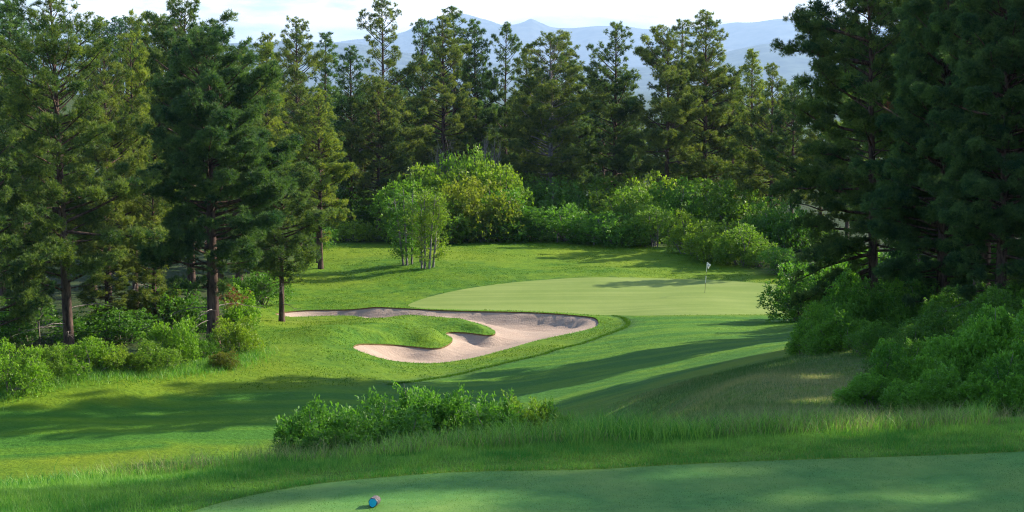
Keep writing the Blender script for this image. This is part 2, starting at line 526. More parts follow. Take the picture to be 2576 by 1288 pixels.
def Hg(x, y, want=False):
    """Finished height of the grass, and of the sand inside the bunker."""
    x = np.atleast_1d(np.asarray(x, float)); y = np.atleast_1d(np.asarray(y, float))
    z = H0(x, y)
    nb = (y > 80) & (y < 135) & (np.abs(x) < 30)
    db = np.full(len(x), 99.0); ins = np.zeros(len(x), bool)
    if nb.any():
        db[nb] = pdist(x[nb], y[nb], bunker)
        ins[nb] = inside(x[nb], y[nb], bunker) & (db[nb] > 1e-3)
        la = pdist(x[nb], y[nb], lobe_a, False); lb = pdist(x[nb], y[nb], lobe_b, False); bl = pdist(x[nb], y[nb], back_lip, False)
        rise = np.zeros(len(x))
        lobe = 0.80 * np.exp(-(la / 2.6) ** 2) + 0.50 * np.exp(-(lb / 2.2) ** 2)
        rise[nb] = np.where(ins[nb], 0, lobe * (0.25 + 0.75 * sstep(0, 1.3, db[nb]))) + 0.30 * np.exp(-(bl / 1.6) ** 2)
        z = z + rise
    dg = np.full(len(x), 99.0); gi = np.zeros(len(x), bool)
    ng = (y > 112) & (y < 142) & (np.abs(x) < 35)
    if ng.any():
        dg[ng] = pdist(x[ng], y[ng], green); gi[ng] = inside(x[ng], y[ng], green)
    dt = np.full(len(x), 99.0)
    nt_ = (y < 24) & (np.abs(x) < 14)
    if nt_.any():
        dt[nt_] = np.where(inside(x[nt_], y[nt_], tee), 0, pdist(x[nt_], y[nt_], tee))
    rough = sstep(0.2, 2.5, np.minimum(db, 9)) * np.where(gi, 0, sstep(0.0, 2.5, dg)) * sstep(0, 3, dt)
    z = z + rough * (vnoise(x, y, 2.3, 1) * 0.10 + vnoise(x, y, 6.1, 2) * 0.16 + vnoise(x, y, 0.9, 3) * 0.05)
    z = z + sstep(150, 240, np.hypot(x, y)) * vnoise(x, y, 25, 4) * 1.2
    if want:
        return z, db, ins, gi, dt
    return z


def gz(x, y):
    return float(Hg([x], [y])[0])


# points of the ground sheet: rows spread with distance, extra round the bunker
pts = []
q = np.exp(np.arange(math.log(15.0), math.log(440.0), 0.0125))
for i, qq in enumerate(q):
    yy = qq - 25.0 + (2.0 if qq < 17 else 0)
    us = np.arange(-0.42, 0.43, 0.0085) + (0.004 if i % 2 else 0)
    pts.append(np.stack([us * qq, np.full(len(us), yy)], -1))
    if i % 4 == 0:
        us = np.concatenate([np.arange(-1.3, -0.43, 0.04), np.arange(0.44, 1.31, 0.04)])
        pts.append(np.stack([us * qq, np.full(len(us), yy)], -1))
q = np.exp(np.arange(math.log(460.0), math.log(42000.0), 0.12))
for qq in q:
    us = np.arange(-1.3, 1.31, 0.065) * min(1.0, 14000.0 / qq)
    pts.append(np.stack([us * qq, np.full(len(us), qq - 25)], -1))
bx0, by0 = bunker.min(0) - 1.5; bx1, by1 = bunker.max(0) + 1.5
gx, gy = np.meshgrid(np.arange(bx0, bx1, 0.36), np.arange(by0, by1, 0.42))
pts.append(np.stack([gx.ravel(), gy.ravel()], -1) + RNG.uniform(-0.08, 0.08, (gx.size, 2)))
for off in (-0.35, 0.0, 0.35):
    pts.append(mow_line + np.array([0.25, 0.97]) * off)
pts = np.concatenate(pts)
keep = np.ones(len(pts), bool)
for poly in (bunker, green, tee):
    lo, hi = poly.min(0) - 1, poly.max(0) + 1
    nr = ((pts > lo) & (pts < hi)).all(1)
    dd = pdist(pts[nr, 0], pts[nr, 1], poly)
    keep[np.where(nr)[0][dd < 0.13]] = False
pts = pts[keep]
cons, edges, base = [], [], len(pts)
for poly in (bunker, green, tee):
    n = len(poly)
    cons.append(poly)
    edges += [(base + i, base + (i + 1) % n) for i in range(n)]
    base += n
allp = np.concatenate([pts] + cons)
vv, ee, ff, _, _, _ = delaunay_2d_cdt([Vector(p) for p in allp], edges, [], 0, 1e-5)
GP = np.array([(v.x, v.y) for v in vv])
GF = np.array([f for f in ff if len(f) == 3], np.int32)
cen = GP[GF].mean(1)
zone = np.zeros(len(GF), int)
for k, poly in ((1, bunker), (2, green), (3, tee)):
    lo, hi = poly.min(0) - 0.5, poly.max(0) + 0.5
    nr = np.where(((cen > lo) & (cen < hi)).all(1))[0]
    zone[nr[inside(cen[nr, 0], cen[nr, 1], poly)]] = k
# make all faces point up
e1 = GP[GF[:, 1]] - GP[GF[:, 0]]; e2 = GP[GF[:, 2]] - GP[GF[:, 0]]
flip = (e1[:, 0] * e2[:, 1] - e1[:, 1] * e2[:, 0]) < 0
GF[flip] = GF[flip][:, ::-1]
gzv, gdb, gins, ggi, gdt = Hg(GP[:, 0], GP[:, 1], True)


def blob(X, Y, d, rx, ry):
    cx, cy, _ = at(X, Y, d)
    return np.exp(-((GP[:, 0] - cx) / rx) ** 2 - ((GP[:, 1] - cy) / ry) ** 2)


infw = inside(GP[:, 0], GP[:, 1], fairway)
dfw = pdist(GP[:, 0], GP[:, 1], fairway)
a_fair = np.where(infw, sstep(0, 0.3, dfw), 0.0)
a_dry = np.clip(1.0 * blob(2080, 960, 47, 3.2, 7) + 0.9 * blob(1800, 1060, 30, 4.0, 6) + 0.7 * blob(2050, 895, 58, 3, 6) + 0.8 * blob(1500, 1085, 20.5, 2.5, 1.4) + 0.5 * blob(300, 1215, 17.4, 2.4, 0.7) + 0.35 * blob(1900, 960, 52, 5, 14)
                + 0.4 * blob(0, 1180, 59, 14, 3) + 0.25 * blob(760, 800, 113, 2, 2), 0, 1)
a_long_shade = np.clip(np.exp(-(pdist(GP[:, 0], GP[:, 1], mow_line, False) / 0.42) ** 2), 0, 1)  # cut edges: taller grass, with the shade on its face painted in
a_long_shade = np.maximum(a_long_shade, np.where(ggi, 0, 0.7 * np.exp(-(pdist(GP[:, 0], GP[:, 1], green) / 0.25) ** 2) * (GP[:, 1] > 126)))
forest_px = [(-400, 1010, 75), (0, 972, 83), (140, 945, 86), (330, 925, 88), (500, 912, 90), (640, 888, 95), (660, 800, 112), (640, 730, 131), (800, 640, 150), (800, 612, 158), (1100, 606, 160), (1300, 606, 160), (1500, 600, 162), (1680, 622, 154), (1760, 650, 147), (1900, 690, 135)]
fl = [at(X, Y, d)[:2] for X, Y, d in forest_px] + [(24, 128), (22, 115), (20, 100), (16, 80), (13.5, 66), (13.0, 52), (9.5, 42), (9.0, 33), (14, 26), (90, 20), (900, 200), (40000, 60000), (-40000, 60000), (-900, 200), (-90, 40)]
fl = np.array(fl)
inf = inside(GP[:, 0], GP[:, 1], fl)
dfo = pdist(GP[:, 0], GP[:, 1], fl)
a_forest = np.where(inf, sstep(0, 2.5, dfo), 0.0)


def submesh(name, k, mat, zoff=0.0, attrs=None):
    f = GF[zone == k]
    ids, inv = np.unique(f, return_inverse=True)
    z = gzv[ids] + zoff
    if k == 1:
        s = gdb[ids]
        edge = s < 1e-3
        vec = bunker[None] - GP[ids][:, None]
        dd = np.linalg.norm(vec, axis=-1)
        wgt = np.exp(-(dd - dd.min(1, keepdims=True)) / 0.5)
        back = sstep(-0.2, 0.7, (wgt * vec[..., 1] / (dd + 1e-6)).sum(1) / wgt.sum(1))     # steep under the far lip, gentle towards the viewer
        z = gzv[ids] - 0.09 - (0.28 + 0.26 * back) * sstep(0, 2.6 - 1.6 * back, s)
        z = np.where(edge, gzv[ids] - 0.09, z)
    V = np.column_stack([GP[ids], z])
    pa = {n_: a_[ids] for n_, a_ in (attrs or {}).items()}
    return mesh_np(name, V, inv.reshape(-1, 3), mat, point_attr=pa, smooth=True)


ground = tag(submesh('ground', 0, M_GROUND, 0.0, dict(fairway=a_fair, dry=a_dry, long=a_long_shade, forest=a_forest)), kind='structure')
bunker_o = tag(submesh('bunker_sand', 1, M_SAND), kind='structure')
green_o = tag(submesh('putting_green', 2, M_GREEN), kind='structure')
tee_o = tag(submesh('tee_turf', 3, M_TEE), kind='structure')
# the cut soil edge between turf and sand
bz = Hg(bunker[:, 0], bunker[:, 1])
nbk = len(bunker)
Vl = np.concatenate([np.column_stack([bunker, bz]), np.column_stack([bunker, bz - 0.20])])
i = np.arange(nbk); j = (i + 1) % nbk
lip_o = tag(mesh_np('bunker_edge', Vl, np.stack([i, j, j + nbk, i + nbk], -1), M_SOIL), kind='structure')


# ------------------------------------------------------------------ far hills
def ridge(name, prof, d, depth, zb, col0, col1, seed, px=True, nx=260, ny=26):
    P = np.array(prof, float)
    xs = (P[:, 0] - 1288) / PX / F_PX * d
    zs = np.array([at(X, Y, d)[2] for X, Y in prof])
    gx = np.linspace(xs[0], xs[-1], nx)
    top = np.interp(gx, xs, zs)
    ty = np.linspace(0, 1, ny)
    X, T_ = np.meshgrid(gx, ty)
    Yv = d - depth * 0.55 + depth * T_
    shape = np.where(T_ < 0.55, sstep(0, 0.55, T_), 1 - 0.8 * sstep(0.55, 1, T_))
    gul = vnoise(X.ravel(), Yv.ravel() * 0.35, depth * 0.11, seed).reshape(X.shape) + 0.5 * vnoise(X.ravel(), Yv.ravel() * 0.5, depth * 0.045, seed + 1).reshape(X.shape)
    Z = zb + (top[None] - zb) * shape * (1 + 0.35 * gul * (1 - np.abs(2 * (T_ - 0.3)).clip(0, 1)))
    V = np.stack([X, Yv, Z], -1).reshape(-1, 3)
    a = (np.arange(ny - 1)[:, None] * nx + np.arange(nx - 1)[None]).ravel()
    Fq = np.stack([a, a + 1, a + nx + 1, a + nx], -1)
    m = plain_mat(name + '_cover', col1, 0.95, 0.0, 0.8, 0.005)
    return tag(mesh_np(name, V, Fq, m, smooth=True), kind='structure')


ridge('far_mountain', [(300, 115), (600, 108), (860, 100), (960, 90), (1030, 74), (1062, 55), (1085, 53), (1112, 44), (1140, 47), (1165, 40), (1190, 46), (1212, 53), (1240, 58), (1262, 62), (1300, 58), (1322, 53), (1335, 48), (1350, 56), (1382, 66), (1440, 64),
                       (1500, 62), (1560, 68), (1620, 70), (1690, 70), (1740, 68), (1800, 62), (1850, 58), (1900, 60), (1960, 61), (2100, 66), (2500, 80), (2900, 90)], 27000, 9000, -75, None, (0.10, 0.10, 0.085), 11)
ridge('mesa', [(-700, 112), (0, 109), (300, 107), (575, 106), (640, 107), (760, 106), (860, 107), (930, 112), (1000, 130), (1100, 150), (1300, 168), (1500, 172), (1650, 165), (1740, 150), (1800, 135), (1850, 118), (1930, 106), (2050, 98), (2300, 96), (2900, 95)], 17000, 6500, -75, None, (0.075, 0.09, 0.06), 21)


# ------------------------------------------------------------------ plants
def tri_tufts(Cc, D, K, ln, w, rng, spread=0.75, fwd=0.9):
    """K thin needles round each tuft centre Cc, pushed along D."""
    n = len(Cc)
    d = unit(rng.normal(size=(n, K, 3)) * spread + D[:, None] * fwd)
    l = ln * rng.uniform(0.7, 1.15, (n, K, 1))
    side = unit(np.cross(d, rng.normal(size=(n, K, 3)))) * (w * 0.5)
    b = Cc[:, None] + d * (l * 0.05)
    V = np.stack([b - side, b + side, b + d * l], 2).reshape(-1, 3)
    return V, np.arange(n * K * 3, dtype=np.int32).reshape(-1, 3)


def pine(name, seed, H, Rm, cb=0.28, nbr=110, tr=0.24, K=13, nl=0.23, nw=0.034, shape='cone', asym=(0, 0), lean=(0, 0), gap=0.28, dead=0, dead_tuft=0, twig=0.20, droop=0.0, extra=(), dens=8.5, sec=0.42):
    """A ponderosa like pine as an Empty with the children trunk and crown."""
    rng = np.random.default_rng(seed)
    root = empty(name)
    zz = np.linspace(0, 1, 14)
    wob = np.cumsum(rng.normal(0, 0.010 * H * 0.35, (14, 2)), 0) * zz[:, None] * 0.5
    tp = np.column_stack([lean[0] * zz + wob[:, 0], lean[1] * zz + wob[:, 1], zz * H * 0.985 - 0.4 * (zz == 0)])
    trad = tr * (1 - zz) ** 0.8 + 0.02
    trad[0] *= 1.35
    parts = [tube(tp, trad, 9)]
    tz = tp[:, 2]

    def tpos(z):
        return np.array([np.interp(z, tz, tp[:, 0]), np.interp(z, tz, tp[:, 1]), z])
    Cs, Ds, Ts, Dead = [], [], [], []
    def limb(z, az, Lb, a_, c_, bend, thick=1.0):
        d2 = np.array([math.cos(az), math.sin(az)])
        s = np.linspace(0, 1, 7)
        per = np.array([-d2[1], d2[0]])
        p0 = tpos(z)
        path = np.column_stack([p0[0] + d2[0] * Lb * s + per[0] * bend * Lb * s * s, p0[1] + d2[1] * Lb * s + per[1] * bend * Lb * s * s, p0[2] + Lb * (a_ * s + c_ * s * s) + rng.normal(0, 0.02, 7) * Lb * s])
        parts.append(tube(path, (0.012 + 0.019 * Lb * (0.6 + tr)) * thick * (1 - 0.85 * s) + 0.004, 4))
        dirx = unit(path[-1] - path[3])
        nsec = max(2, int(Lb / sec))
        ss = np.append(np.sort(rng.uniform(0.38 if Lb > 1.2 else 0.12, 0.98, nsec)), 1.0)
        sgn = rng.choice([-1, 1])
        for k, sk in enumerate(ss):
            b0 = np.array([np.interp(sk, s, path[:, q]) for q in range(3)])
            if sk == 1.0:
                ends, td = [b0], dirx
            else:
                sgn = -sgn
                sg = sgn * rng.uniform(0.45, 1.2)
                ca, sa = math.cos(sg), math.sin(sg)
                td = np.array([dirx[0] * ca - dirx[1] * sa, dirx[0] * sa + dirx[1] * ca, dirx[2] * 0.6 + rng.uniform(-0.25, 0.75)])
                td /= np.linalg.norm(td)
                tl = (0.20 + 0.42 * Lb * (1.08 - sk)) * rng.uniform(0.6, 1.2)
                e = b0 + td * tl
                parts.append(tube(np.stack([b0, b0 + td * tl * 0.5 - [0, 0, 0.03 * tl], e]), [0.006 + 0.009 * tl, 0.005 + 0.006 * tl, 0.004], 3))
                ends = [e] + ([b0 + td * tl * 0.5] if tl > 0.55 else [])
            for e in ends:
                # one clump of needle tufts, flat below and domed above
                rc = min(0.36, (0.15 + 0.042 * Lb)) * rng.uniform(0.6, 1.45)
                n_ = max(3, int(dens * 1.12 * (rc / 0.235) ** 2))
                off = unit(rng.normal(size=(n_, 3)) + np.array([0, 0, 0.3])) * rng.random((n_, 1)) ** 0.5
                Cs.append(e + off * np.array([rc * 1.05, rc * 1.05, rc * 0.85]))
                Ds.append(off * 0.9 + td * 0.5 + np.array([0, 0, 0.35]))
                Ts.append(np.clip(rng.normal(0.45, 0.22) + rng.normal(0, 0.12, n_), 0, 1))

    az0 = rng.uniform(0, 6.28)
    clump = rng.random(64)
    nbr = int(nbr * 1.12); Rm = Rm * 1.12
    lob = rng.random((5, 9)) * 0.62 + 0.55
    for b in range(nbr):
        t_ = (b + rng.uniform(-0.4, 0.4)) / nbr
        t_ = min(max(t_, 0), 0.995) ** 0.92
        z = H * (cb + (1 - cb) * t_)
        az = az0 + b * 2.399963 + rng.uniform(-0.5, 0.5)
        prof = {'cone': (0.70, 0.95, 1.0, 0.92, 0.82, 0.68, 0.51, 0.31, 0.10), 'round': (0.50, 0.78, 0.95, 1.0, 0.97, 0.86, 0.68, 0.44, 0.14),
                'spire': (0.80, 1.0, 0.92, 0.80, 0.68, 0.54, 0.40, 0.25, 0.08), 'open': (0.62, 0.90, 1.0, 0.88, 0.80, 0.70, 0.53, 0.35, 0.10)}[shape]
        pr = np.interp(t_ * 8, range(9), prof)
        # uneven lobes: some sides of some layers reach out, others stay short
        ai = (az % 6.2832) / 6.2832 * 5
        i0, f_ = int(ai) % 5, ai - int(ai)
        j0 = t_ * 7.9
        g_ = j0 - int(j0)
        l0 = lob[i0, int(j0)] * (1 - g_) + lob[i0, int(j0) + 1] * g_
        l1 = lob[(i0 + 1) % 5, int(j0)] * (1 - g_) + lob[(i0 + 1) % 5, int(j0) + 1] * g_
        pr *= 1 + (l0 * (1 - f_) + l1 * f_ - 1) * (1 - 0.55 * max(0, t_ - 0.5) * 2)
        d2 = np.array([math.cos(az), math.sin(az)])
        Lb = Rm * pr * rng.uniform(0.62, 1.12) * (1 + float(d2 @ np.array(asym)))
        # whole sectors missing here and there leave the gaps a real crown has
        if clump[int((az % 6.283) / 6.283 * 4) * 13 % 64 + int(t_ * 9)] < gap:
            Lb *= 0.55
        Lb = max(Lb, 0.28)
        a_ = 0.06 + 0.70 * t_ ** 1.2 + rng.uniform(-0.32, 0.32) * (1 - 0.5 * t_) - droop * (1 - t_)
        c_ = 0.18 - 0.30 * (1 - t_) * rng.uniform(0, 1) + 0.12 * t_
        limb(z, az, Lb, a_, c_, rng.uniform(-0.22, 0.22))
    # leader tufts
    n_ = 10
    zt = np.linspace(H * 0.95, H, n_)
    Cs.append(np.column_stack([np.interp(zt, tz, tp[:, 0]), np.interp(zt, tz, tp[:, 1]), zt])); Ds.append(np.repeat([[0, 0, 1.0]], n_, 0)); Ts.append(np.full(n_, 0.7))
    # bare dead branches under the crown
    for b in range(dead):
        z = H * rng.uniform(cb * 0.45, cb * 1.15)
        az = rng.uniform(0, 6.28); d2 = np.array([math.cos(az), math.sin(az)])
        Lb = Rm * rng.uniform(0.25, 0.75)
        s = np.linspace(0, 1, 6); p0 = tpos(z)
        path = np.column_stack([p0[0] + d2[0] * Lb * s, p0[1] + d2[1] * Lb * s, z + Lb * (0.15 * s - 0.5 * s * s * rng.uniform(0.2, 1)) + rng.normal(0, 0.04, 6) * s])
        dparts = [tube(path, 0.028 * (1 - 0.8 * s) + 0.004, 4)]
        for k in range(4):
            i0 = rng.integers(2, 6); e = path[i0] + np.array([*(unit(d2 + rng.normal(0, 0.8, 2)) * Lb * 0.3), rng.uniform(-0.3, 0.1)])
            dparts.append(tube(np.stack([path[i0], (path[i0] + e) / 2 + [0, 0, 0.04], e]), [0.012, 0.009, 0.003], 3))
        Vd, Fd = join(dparts)
        mesh_np('dead_branch', Vd, Fd, M_TWIG, root, smooth=True)
    for z, az, Lb, a_, c_ in extra:
        limb(z, az, Lb, a_, c_, 0.0, 1.3)
    Vt, Ft = join(parts)
    mesh_np('trunk', Vt, Ft, M_BARK, root, smooth=True)
    Cs, Ds, Ts = np.concatenate(Cs), np.concatenate(Ds), np.concatenate(Ts)
    V, Fq = tri_tufts(Cs, unit(Ds), K, nl, nw, rng)
    mesh_np('crown', V, Fq, M_NEEDLE, root, face_attr={'tint': np.clip(np.repeat(Ts, K) + rng.normal(0, 0.12, len(Fq)), 0, 1)})
    root['H'] = H
    return root


def add_dead_tuft(root, cx, cy, cz, rx, rz, n, seed):
    """A brown patch of dead needles, a part of its tree, in metres from the tree's base."""
    rng = np.random.default_rng(seed)
    p = np.array([cx, cy, cz]) + rng.normal(size=(n, 3)) * np.array([rx, rx, rz])
    D = unit(rng.normal(size=(n, 3)) + np.array([0, 0, -0.4]))
    V, Fq = tri_tufts(p, D, 14, 0.22, 0.022, rng)
    mesh_np('dead_needles', V, Fq, M_DEADN, root, face_attr={'tint': rng.random(len(Fq))})


def leaves(Cc, D, K, ll, w, rng, up=0.25, spread=0.9, out=0.6):
    n = len(Cc)
    d = unit(rng.normal(size=(n, K, 3)) * spread + D[:, None] * out + np.array([0, 0, up]))
    l = ll * rng.uniform(0.6, 1.2, (n, K, 1))
    side = unit(np.cross(d, rng.normal(size=(n, K, 3)) * 0.6 + np.array([0, 0, 1.0])))
    nrm = np.cross(side, d)
    b = Cc[:, None] + rng.normal(0, ll * 0.35, (n, K, 3))
    mid = b + d * l * 0.55
    V = np.stack([b, mid + side * l * w * 0.5 + nrm * l * 0.10, b + d * l, mid - side * l * w * 0.5 + nrm * l * 0.10], 2).reshape(-1, 3)
    return V, np.arange(n * K * 4, dtype=np.int32).reshape(-1, 4)


def shrub(name, seed, W, Hh, nros, K=7, ll=0.12, lw=0.55, nl=18, spiky=0.3, stems=14, fill=1.0, bottom=0.0):
    """A broad leaved shrub: lumps of leaf rosettes carried on stems."""
    rng = np.random.default_rng(seed)
    root = empty(name)
    a = rng.uniform(0, 6.28, nl); r = np.sqrt(rng.random(nl)) * W * 0.40
    lc = np.column_stack([np.cos(a) * r, np.sin(a) * r, rng.uniform(0.22, 0.80, nl) * Hh * (1 - 0.45 * (r / (W * 0.36)) ** 2)])
    lr = rng.uniform(0.09, 0.23, nl) * W
    n_each = (nros * lr ** 2 / (lr ** 2).sum()).astype(int) + 3
    Cs, Ds, Ts = [], [], []
    for c, rr, n_ in zip(lc, lr, n_each):
        d = unit(rng.normal(size=(n_, 3)) + np.array([0, 0, 0.35]))
        rad = rr * rng.random((n_, 1)) ** 0.28
        sc = np.array([1, 1, min(1.0, Hh * 0.30 / rr)])
        p = c + d * rad * sc
        ok = p[:, 2] > bottom
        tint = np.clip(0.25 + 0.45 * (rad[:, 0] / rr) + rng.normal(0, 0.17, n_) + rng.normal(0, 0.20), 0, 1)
        Cs.append(p[ok]); Ds.append(d[ok]); Ts.append(tint[ok])
        for k in range(int(n_ * spiky / 8)):
            p0 = c + unit(rng.normal(size=3) * 0.6 + np.array([0, 0, 1.0])) * rr * 0.85 * sc
            dd = unit(rng.normal(size=3) * 0.5 + np.array([0, 0, 1.2]))
            m_ = rng.integers(3, 6)
            pp = p0 + dd * (np.arange(m_)[:, None] * ll * 0.8)
            Cs.append(pp); Ds.append(np.repeat([dd], m_, 0)); Ts.append(np.clip(np.linspace(0.55, 1.0, m_), 0, 1))
    Cs, Ds, Ts = np.concatenate(Cs), np.concatenate(Ds), np.concatenate(Ts)
    V, Fq = leaves(Cs, Ds, K, ll, lw, rng)
    parts = []
    for k in range(stems):
        c = lc[k % nl] + rng.normal(0, 0.1, 3) * lr[k % nl]
        b0 = np.array([c[0] * 0.25, c[1] * 0.25, -0.12]) + np.array([*rng.normal(0, 0.06 * W, 2), 0])
        mid = (b0 + c) / 2 + np.array([*rng.normal(0, 0.05 * W, 2), 0.1 * Hh])
        tip = c + (c - mid) * rng.uniform(0.2, 0.6) + np.array([0, 0, 0.05 * Hh])
        parts.append(tube(np.stack([b0, mid, c, tip]), np.array([1, 0.75, 0.5, 0.15]) * 0.011 * max(W, 1.2), 5))
    Vs, Fs = join(parts)
    mesh_np('stems', Vs, Fs, M_TWIG, root, smooth=True)
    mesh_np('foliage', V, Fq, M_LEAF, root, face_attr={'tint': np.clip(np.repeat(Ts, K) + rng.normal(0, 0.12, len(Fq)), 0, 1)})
    root['H'] = Hh; root['W'] = W
    return root


def bare_shrub(name, seed, W, Hh):
    rng = np.random.default_rng(seed)
    root = empty(name)
    parts = []
    for k in range(38):
        az = rng.uniform(0, 6.28); sp = rng.uniform(0.1, 0.5) * W
        e = np.array([math.cos(az) * sp, math.sin(az) * sp, Hh * rng.uniform(0.65, 1.0)])
        b0 = np.array([e[0] * 0.2, e[1] * 0.2, -0.1])
        m_ = (b0 + e) / 2 + rng.normal(0, 0.12, 3)
        parts.append(tube(np.stack([b0, m_, e]), [0.045, 0.032, 0.012], 4))
        for q_ in range(6):
            f = rng.uniform(0.4, 0.95); p = m_ + (e - m_) * (f * 2 - 1) if f > 0.5 else b0 + (m_ - b0) * f * 2
            t_ = p + np.array([*rng.normal(0, 0.3, 2), rng.uniform(0.25, 0.7)])
            parts.append(tube(np.stack([p, (p + t_) / 2, t_]), [0.022, 0.016, 0.008], 3))
    V, Fq = join(parts)
    mesh_np('stems', V, Fq, M_TWIG, root)
    n_ = 160
    p = np.column_stack([rng.normal(0, W * 0.25, (n_, 2)), rng.uniform(0.1, 0.7, n_) * Hh])
    V, Fq = leaves(p, unit(rng.normal(size=(n_, 3))), 6, 0.12, 0.55, rng)
    mesh_np('foliage', V, Fq, M_LEAF, root, face_attr={'tint': rng.random(len(Fq))})
    root['H'] = Hh; root['W'] = W
    return root


def aspen(name, seed, stems, H, W):
    """A clump of thin pale stems under one airy crown."""
    rng = np.random.default_rng(seed)
    root = empty(name)
    tips = []
    Cs, Ds, Ts = [], [], []
    for bx, by, tx, ty, hf in stems:
        z = np.linspace(0, 1, 9)
        P = np.column_stack([bx + (tx - bx) * z + rng.normal(0, 0.04, 9) * z, by + (ty - by) * z + rng.normal(0, 0.04, 9) * z, H * hf * z - 0.25 * (z == 0)])
        parts = [tube(P, 0.085 * (1 - z) ** 0.6 + 0.012, 7)]
        for k in range(20):
            f = rng.uniform(0.16, 1.0); i0 = int(f * 8)
            az = rng.uniform(0, 6.28); Lb = W * 0.44 * (1.15 - 0.9 * abs(f - 0.5)) * rng.uniform(0.5, 1.15)
            p0 = P[i0]; d = np.array([math.cos(az), math.sin(az), rng.uniform(0.15, 0.8)])
            e = p0 + d * Lb
            parts.append(tube(np.stack([p0, (p0 + e) / 2 + [0, 0, 0.05], e]), [0.03, 0.02, 0.006], 4))
            m_ = 26
            ff_ = rng.uniform(0.35, 1.1, m_)[:, None]
            pp = p0 + (e - p0) * ff_ + rng.normal(0, 0.20, (m_, 3))
            Cs.append(pp); Ds.append(np.repeat([unit(d)], m_, 0)); Ts.append(np.clip(rng.normal(0.55, 0.2) + rng.normal(0, 0.15, m_), 0, 1))
        V, Fq = join(parts)
        mesh_np('trunk', V, Fq, M_GREYBARK, root, smooth=True)
    Cs, Ds, Ts = np.concatenate(Cs), np.concatenate(Ds), np.concatenate(Ts)
    V, Fq = leaves(Cs, Ds, 6, 0.115, 0.7, rng)
    mesh_np('crown', V, Fq, M_LEAF, root, face_attr={'tint': np.clip(np.repeat(Ts, 6) + rng.normal(0, 0.1, len(Fq)), 0, 1)})
    root['H'] = H; root['W'] = W
    return root


USED = set()


def place(proto, loc, scale, rz, col, label, cat, group=None, tilt=(0, 0)):
    """First use moves the plant itself; later uses copy it and each of its parts."""
    if proto.name in USED:
        o = proto.copy(); C.objects.link(o)
        for ch in list(proto.children):
            c = ch.copy(); C.objects.link(c); c.parent = o
    else:
        o = proto; USED.add(proto.name)
    o.location = loc; o.rotation_euler = (tilt[0], tilt[1], rz); o.scale = scale
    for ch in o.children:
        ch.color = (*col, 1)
    for k in ('group',):
        if k in o.keys(): del o[k]
    tag(o, label, cat, group)
    return o


def plant(proto, X, d, topY, rz, col, label, cat, group=None, wide=1.0, tilt=(0, 0), sink=0.0, width_px=None):
    """Stand a plant on the ground d metres away, tall enough to reach the height seen there."""
    x = at(X, 600, d)[0]
    z = gz(x, d) - sink
    top = at(X, topY, d)[2]
    s = (top - z) / proto['H']
    w = s * wide
    if width_px:
        w = width_px / PX / F_PX * d / proto['W']
    return place(proto, (x, d, z), (w, w, s), rz, col, label, cat, group, tilt)


# --- prototypes of the pines
P_TALL = pine('pine_tree', 3, 20, 4.1, 0.17, 120, 0.27, shape='open', gap=0.25, dead=5)
P_CONE = pine('pine_tree', 5, 18, 3.7, 0.16, 125, 0.25, shape='cone', gap=0.2)
P_ROUND = pine('pine_tree', 8, 18, 4.4, 0.18, 125, 0.28, shape='round', gap=0.25, dead=5)
P_OPEN = pine('pine_tree', 11, 20, 4.0, 0.20, 95, 0.25, shape='open', gap=0.38, dead=6)
P_SPIRE = pine('pine_tree', 14, 16, 3.0, 0.10, 125, 0.20, shape='spire', gap=0.15)
P_SLIM = pine('pine_tree', 17, 16, 2.0, 0.22, 72, 0.17, shape='open', gap=0.30)
P_CONE2 = pine('pine_tree', 23, 18, 4.0, 0.15, 110, 0.26, shape='cone', gap=0.33, dead=4)
P_ROUND2 = pine('pine_tree', 29, 18, 4.1, 0.24, 110, 0.26, shape='round', gap=0.35, dead=4)
P_L1 = pine('pine_tree', 31, 19, 4.1, 0.20, 120, 0.27, K=14, shape='open', gap=0.38, dead=9, lean=(-0.7, 0), dens=9, nl=0.20, nw=0.026, sec=0.36)
P_L2 = pine('pine_tree', 37, 16, 3.9, 0.17, 135, 0.33, K=15, shape='round', gap=0.15, dead=8, dens=13, nl=0.21, nw=0.026, sec=0.36)
P_L3 = pine('pine_tree', 41, 9.5, 2.5, 0.24, 95, 0.15, K=15, shape='round', gap=0.2, dead=3, asym=(0.15, 0), lean=(0.15, 0), dens=11, nl=0.19, nw=0.026, sec=0.32)
P_R1 = pine('pine_tree', 43, 25, 5.2, 0.12, 125, 0.36, K=16, shape='open', gap=0.42, dead=12, asym=(-0.22, -0.1), lean=(-0.6, 0), dens=10, nl=0.21, nw=0.026, sec=0.44, droop=0.25, extra=[(4.6, 3.3, 5.6, -0.35, -0.12), (5.6, 2.9, 5.2, -0.2, -0.2), (6.6, 3.5, 5.6, 0.05, -0.3), (18.5, 3.2, 6.4, 0.15, 0.05), (20.0, 2.9, 5.6, 0.3, 0.0)])
P_R2 = pine('pine_tree', 47, 24, 5.0, 0.06, 190, 0.38, K=16, shape='round', gap=0.10, dead=5, dens=14, nl=0.21, nw=0.024, sec=0.36, droop=0.12)
P_FAR = pine('pine_tree', 53, 15, 2.6, 0.25, 60, 0.2, K=8, shape='open', gap=0.3, nl=0.32, nw=0.06, dens=5, sec=0.6)

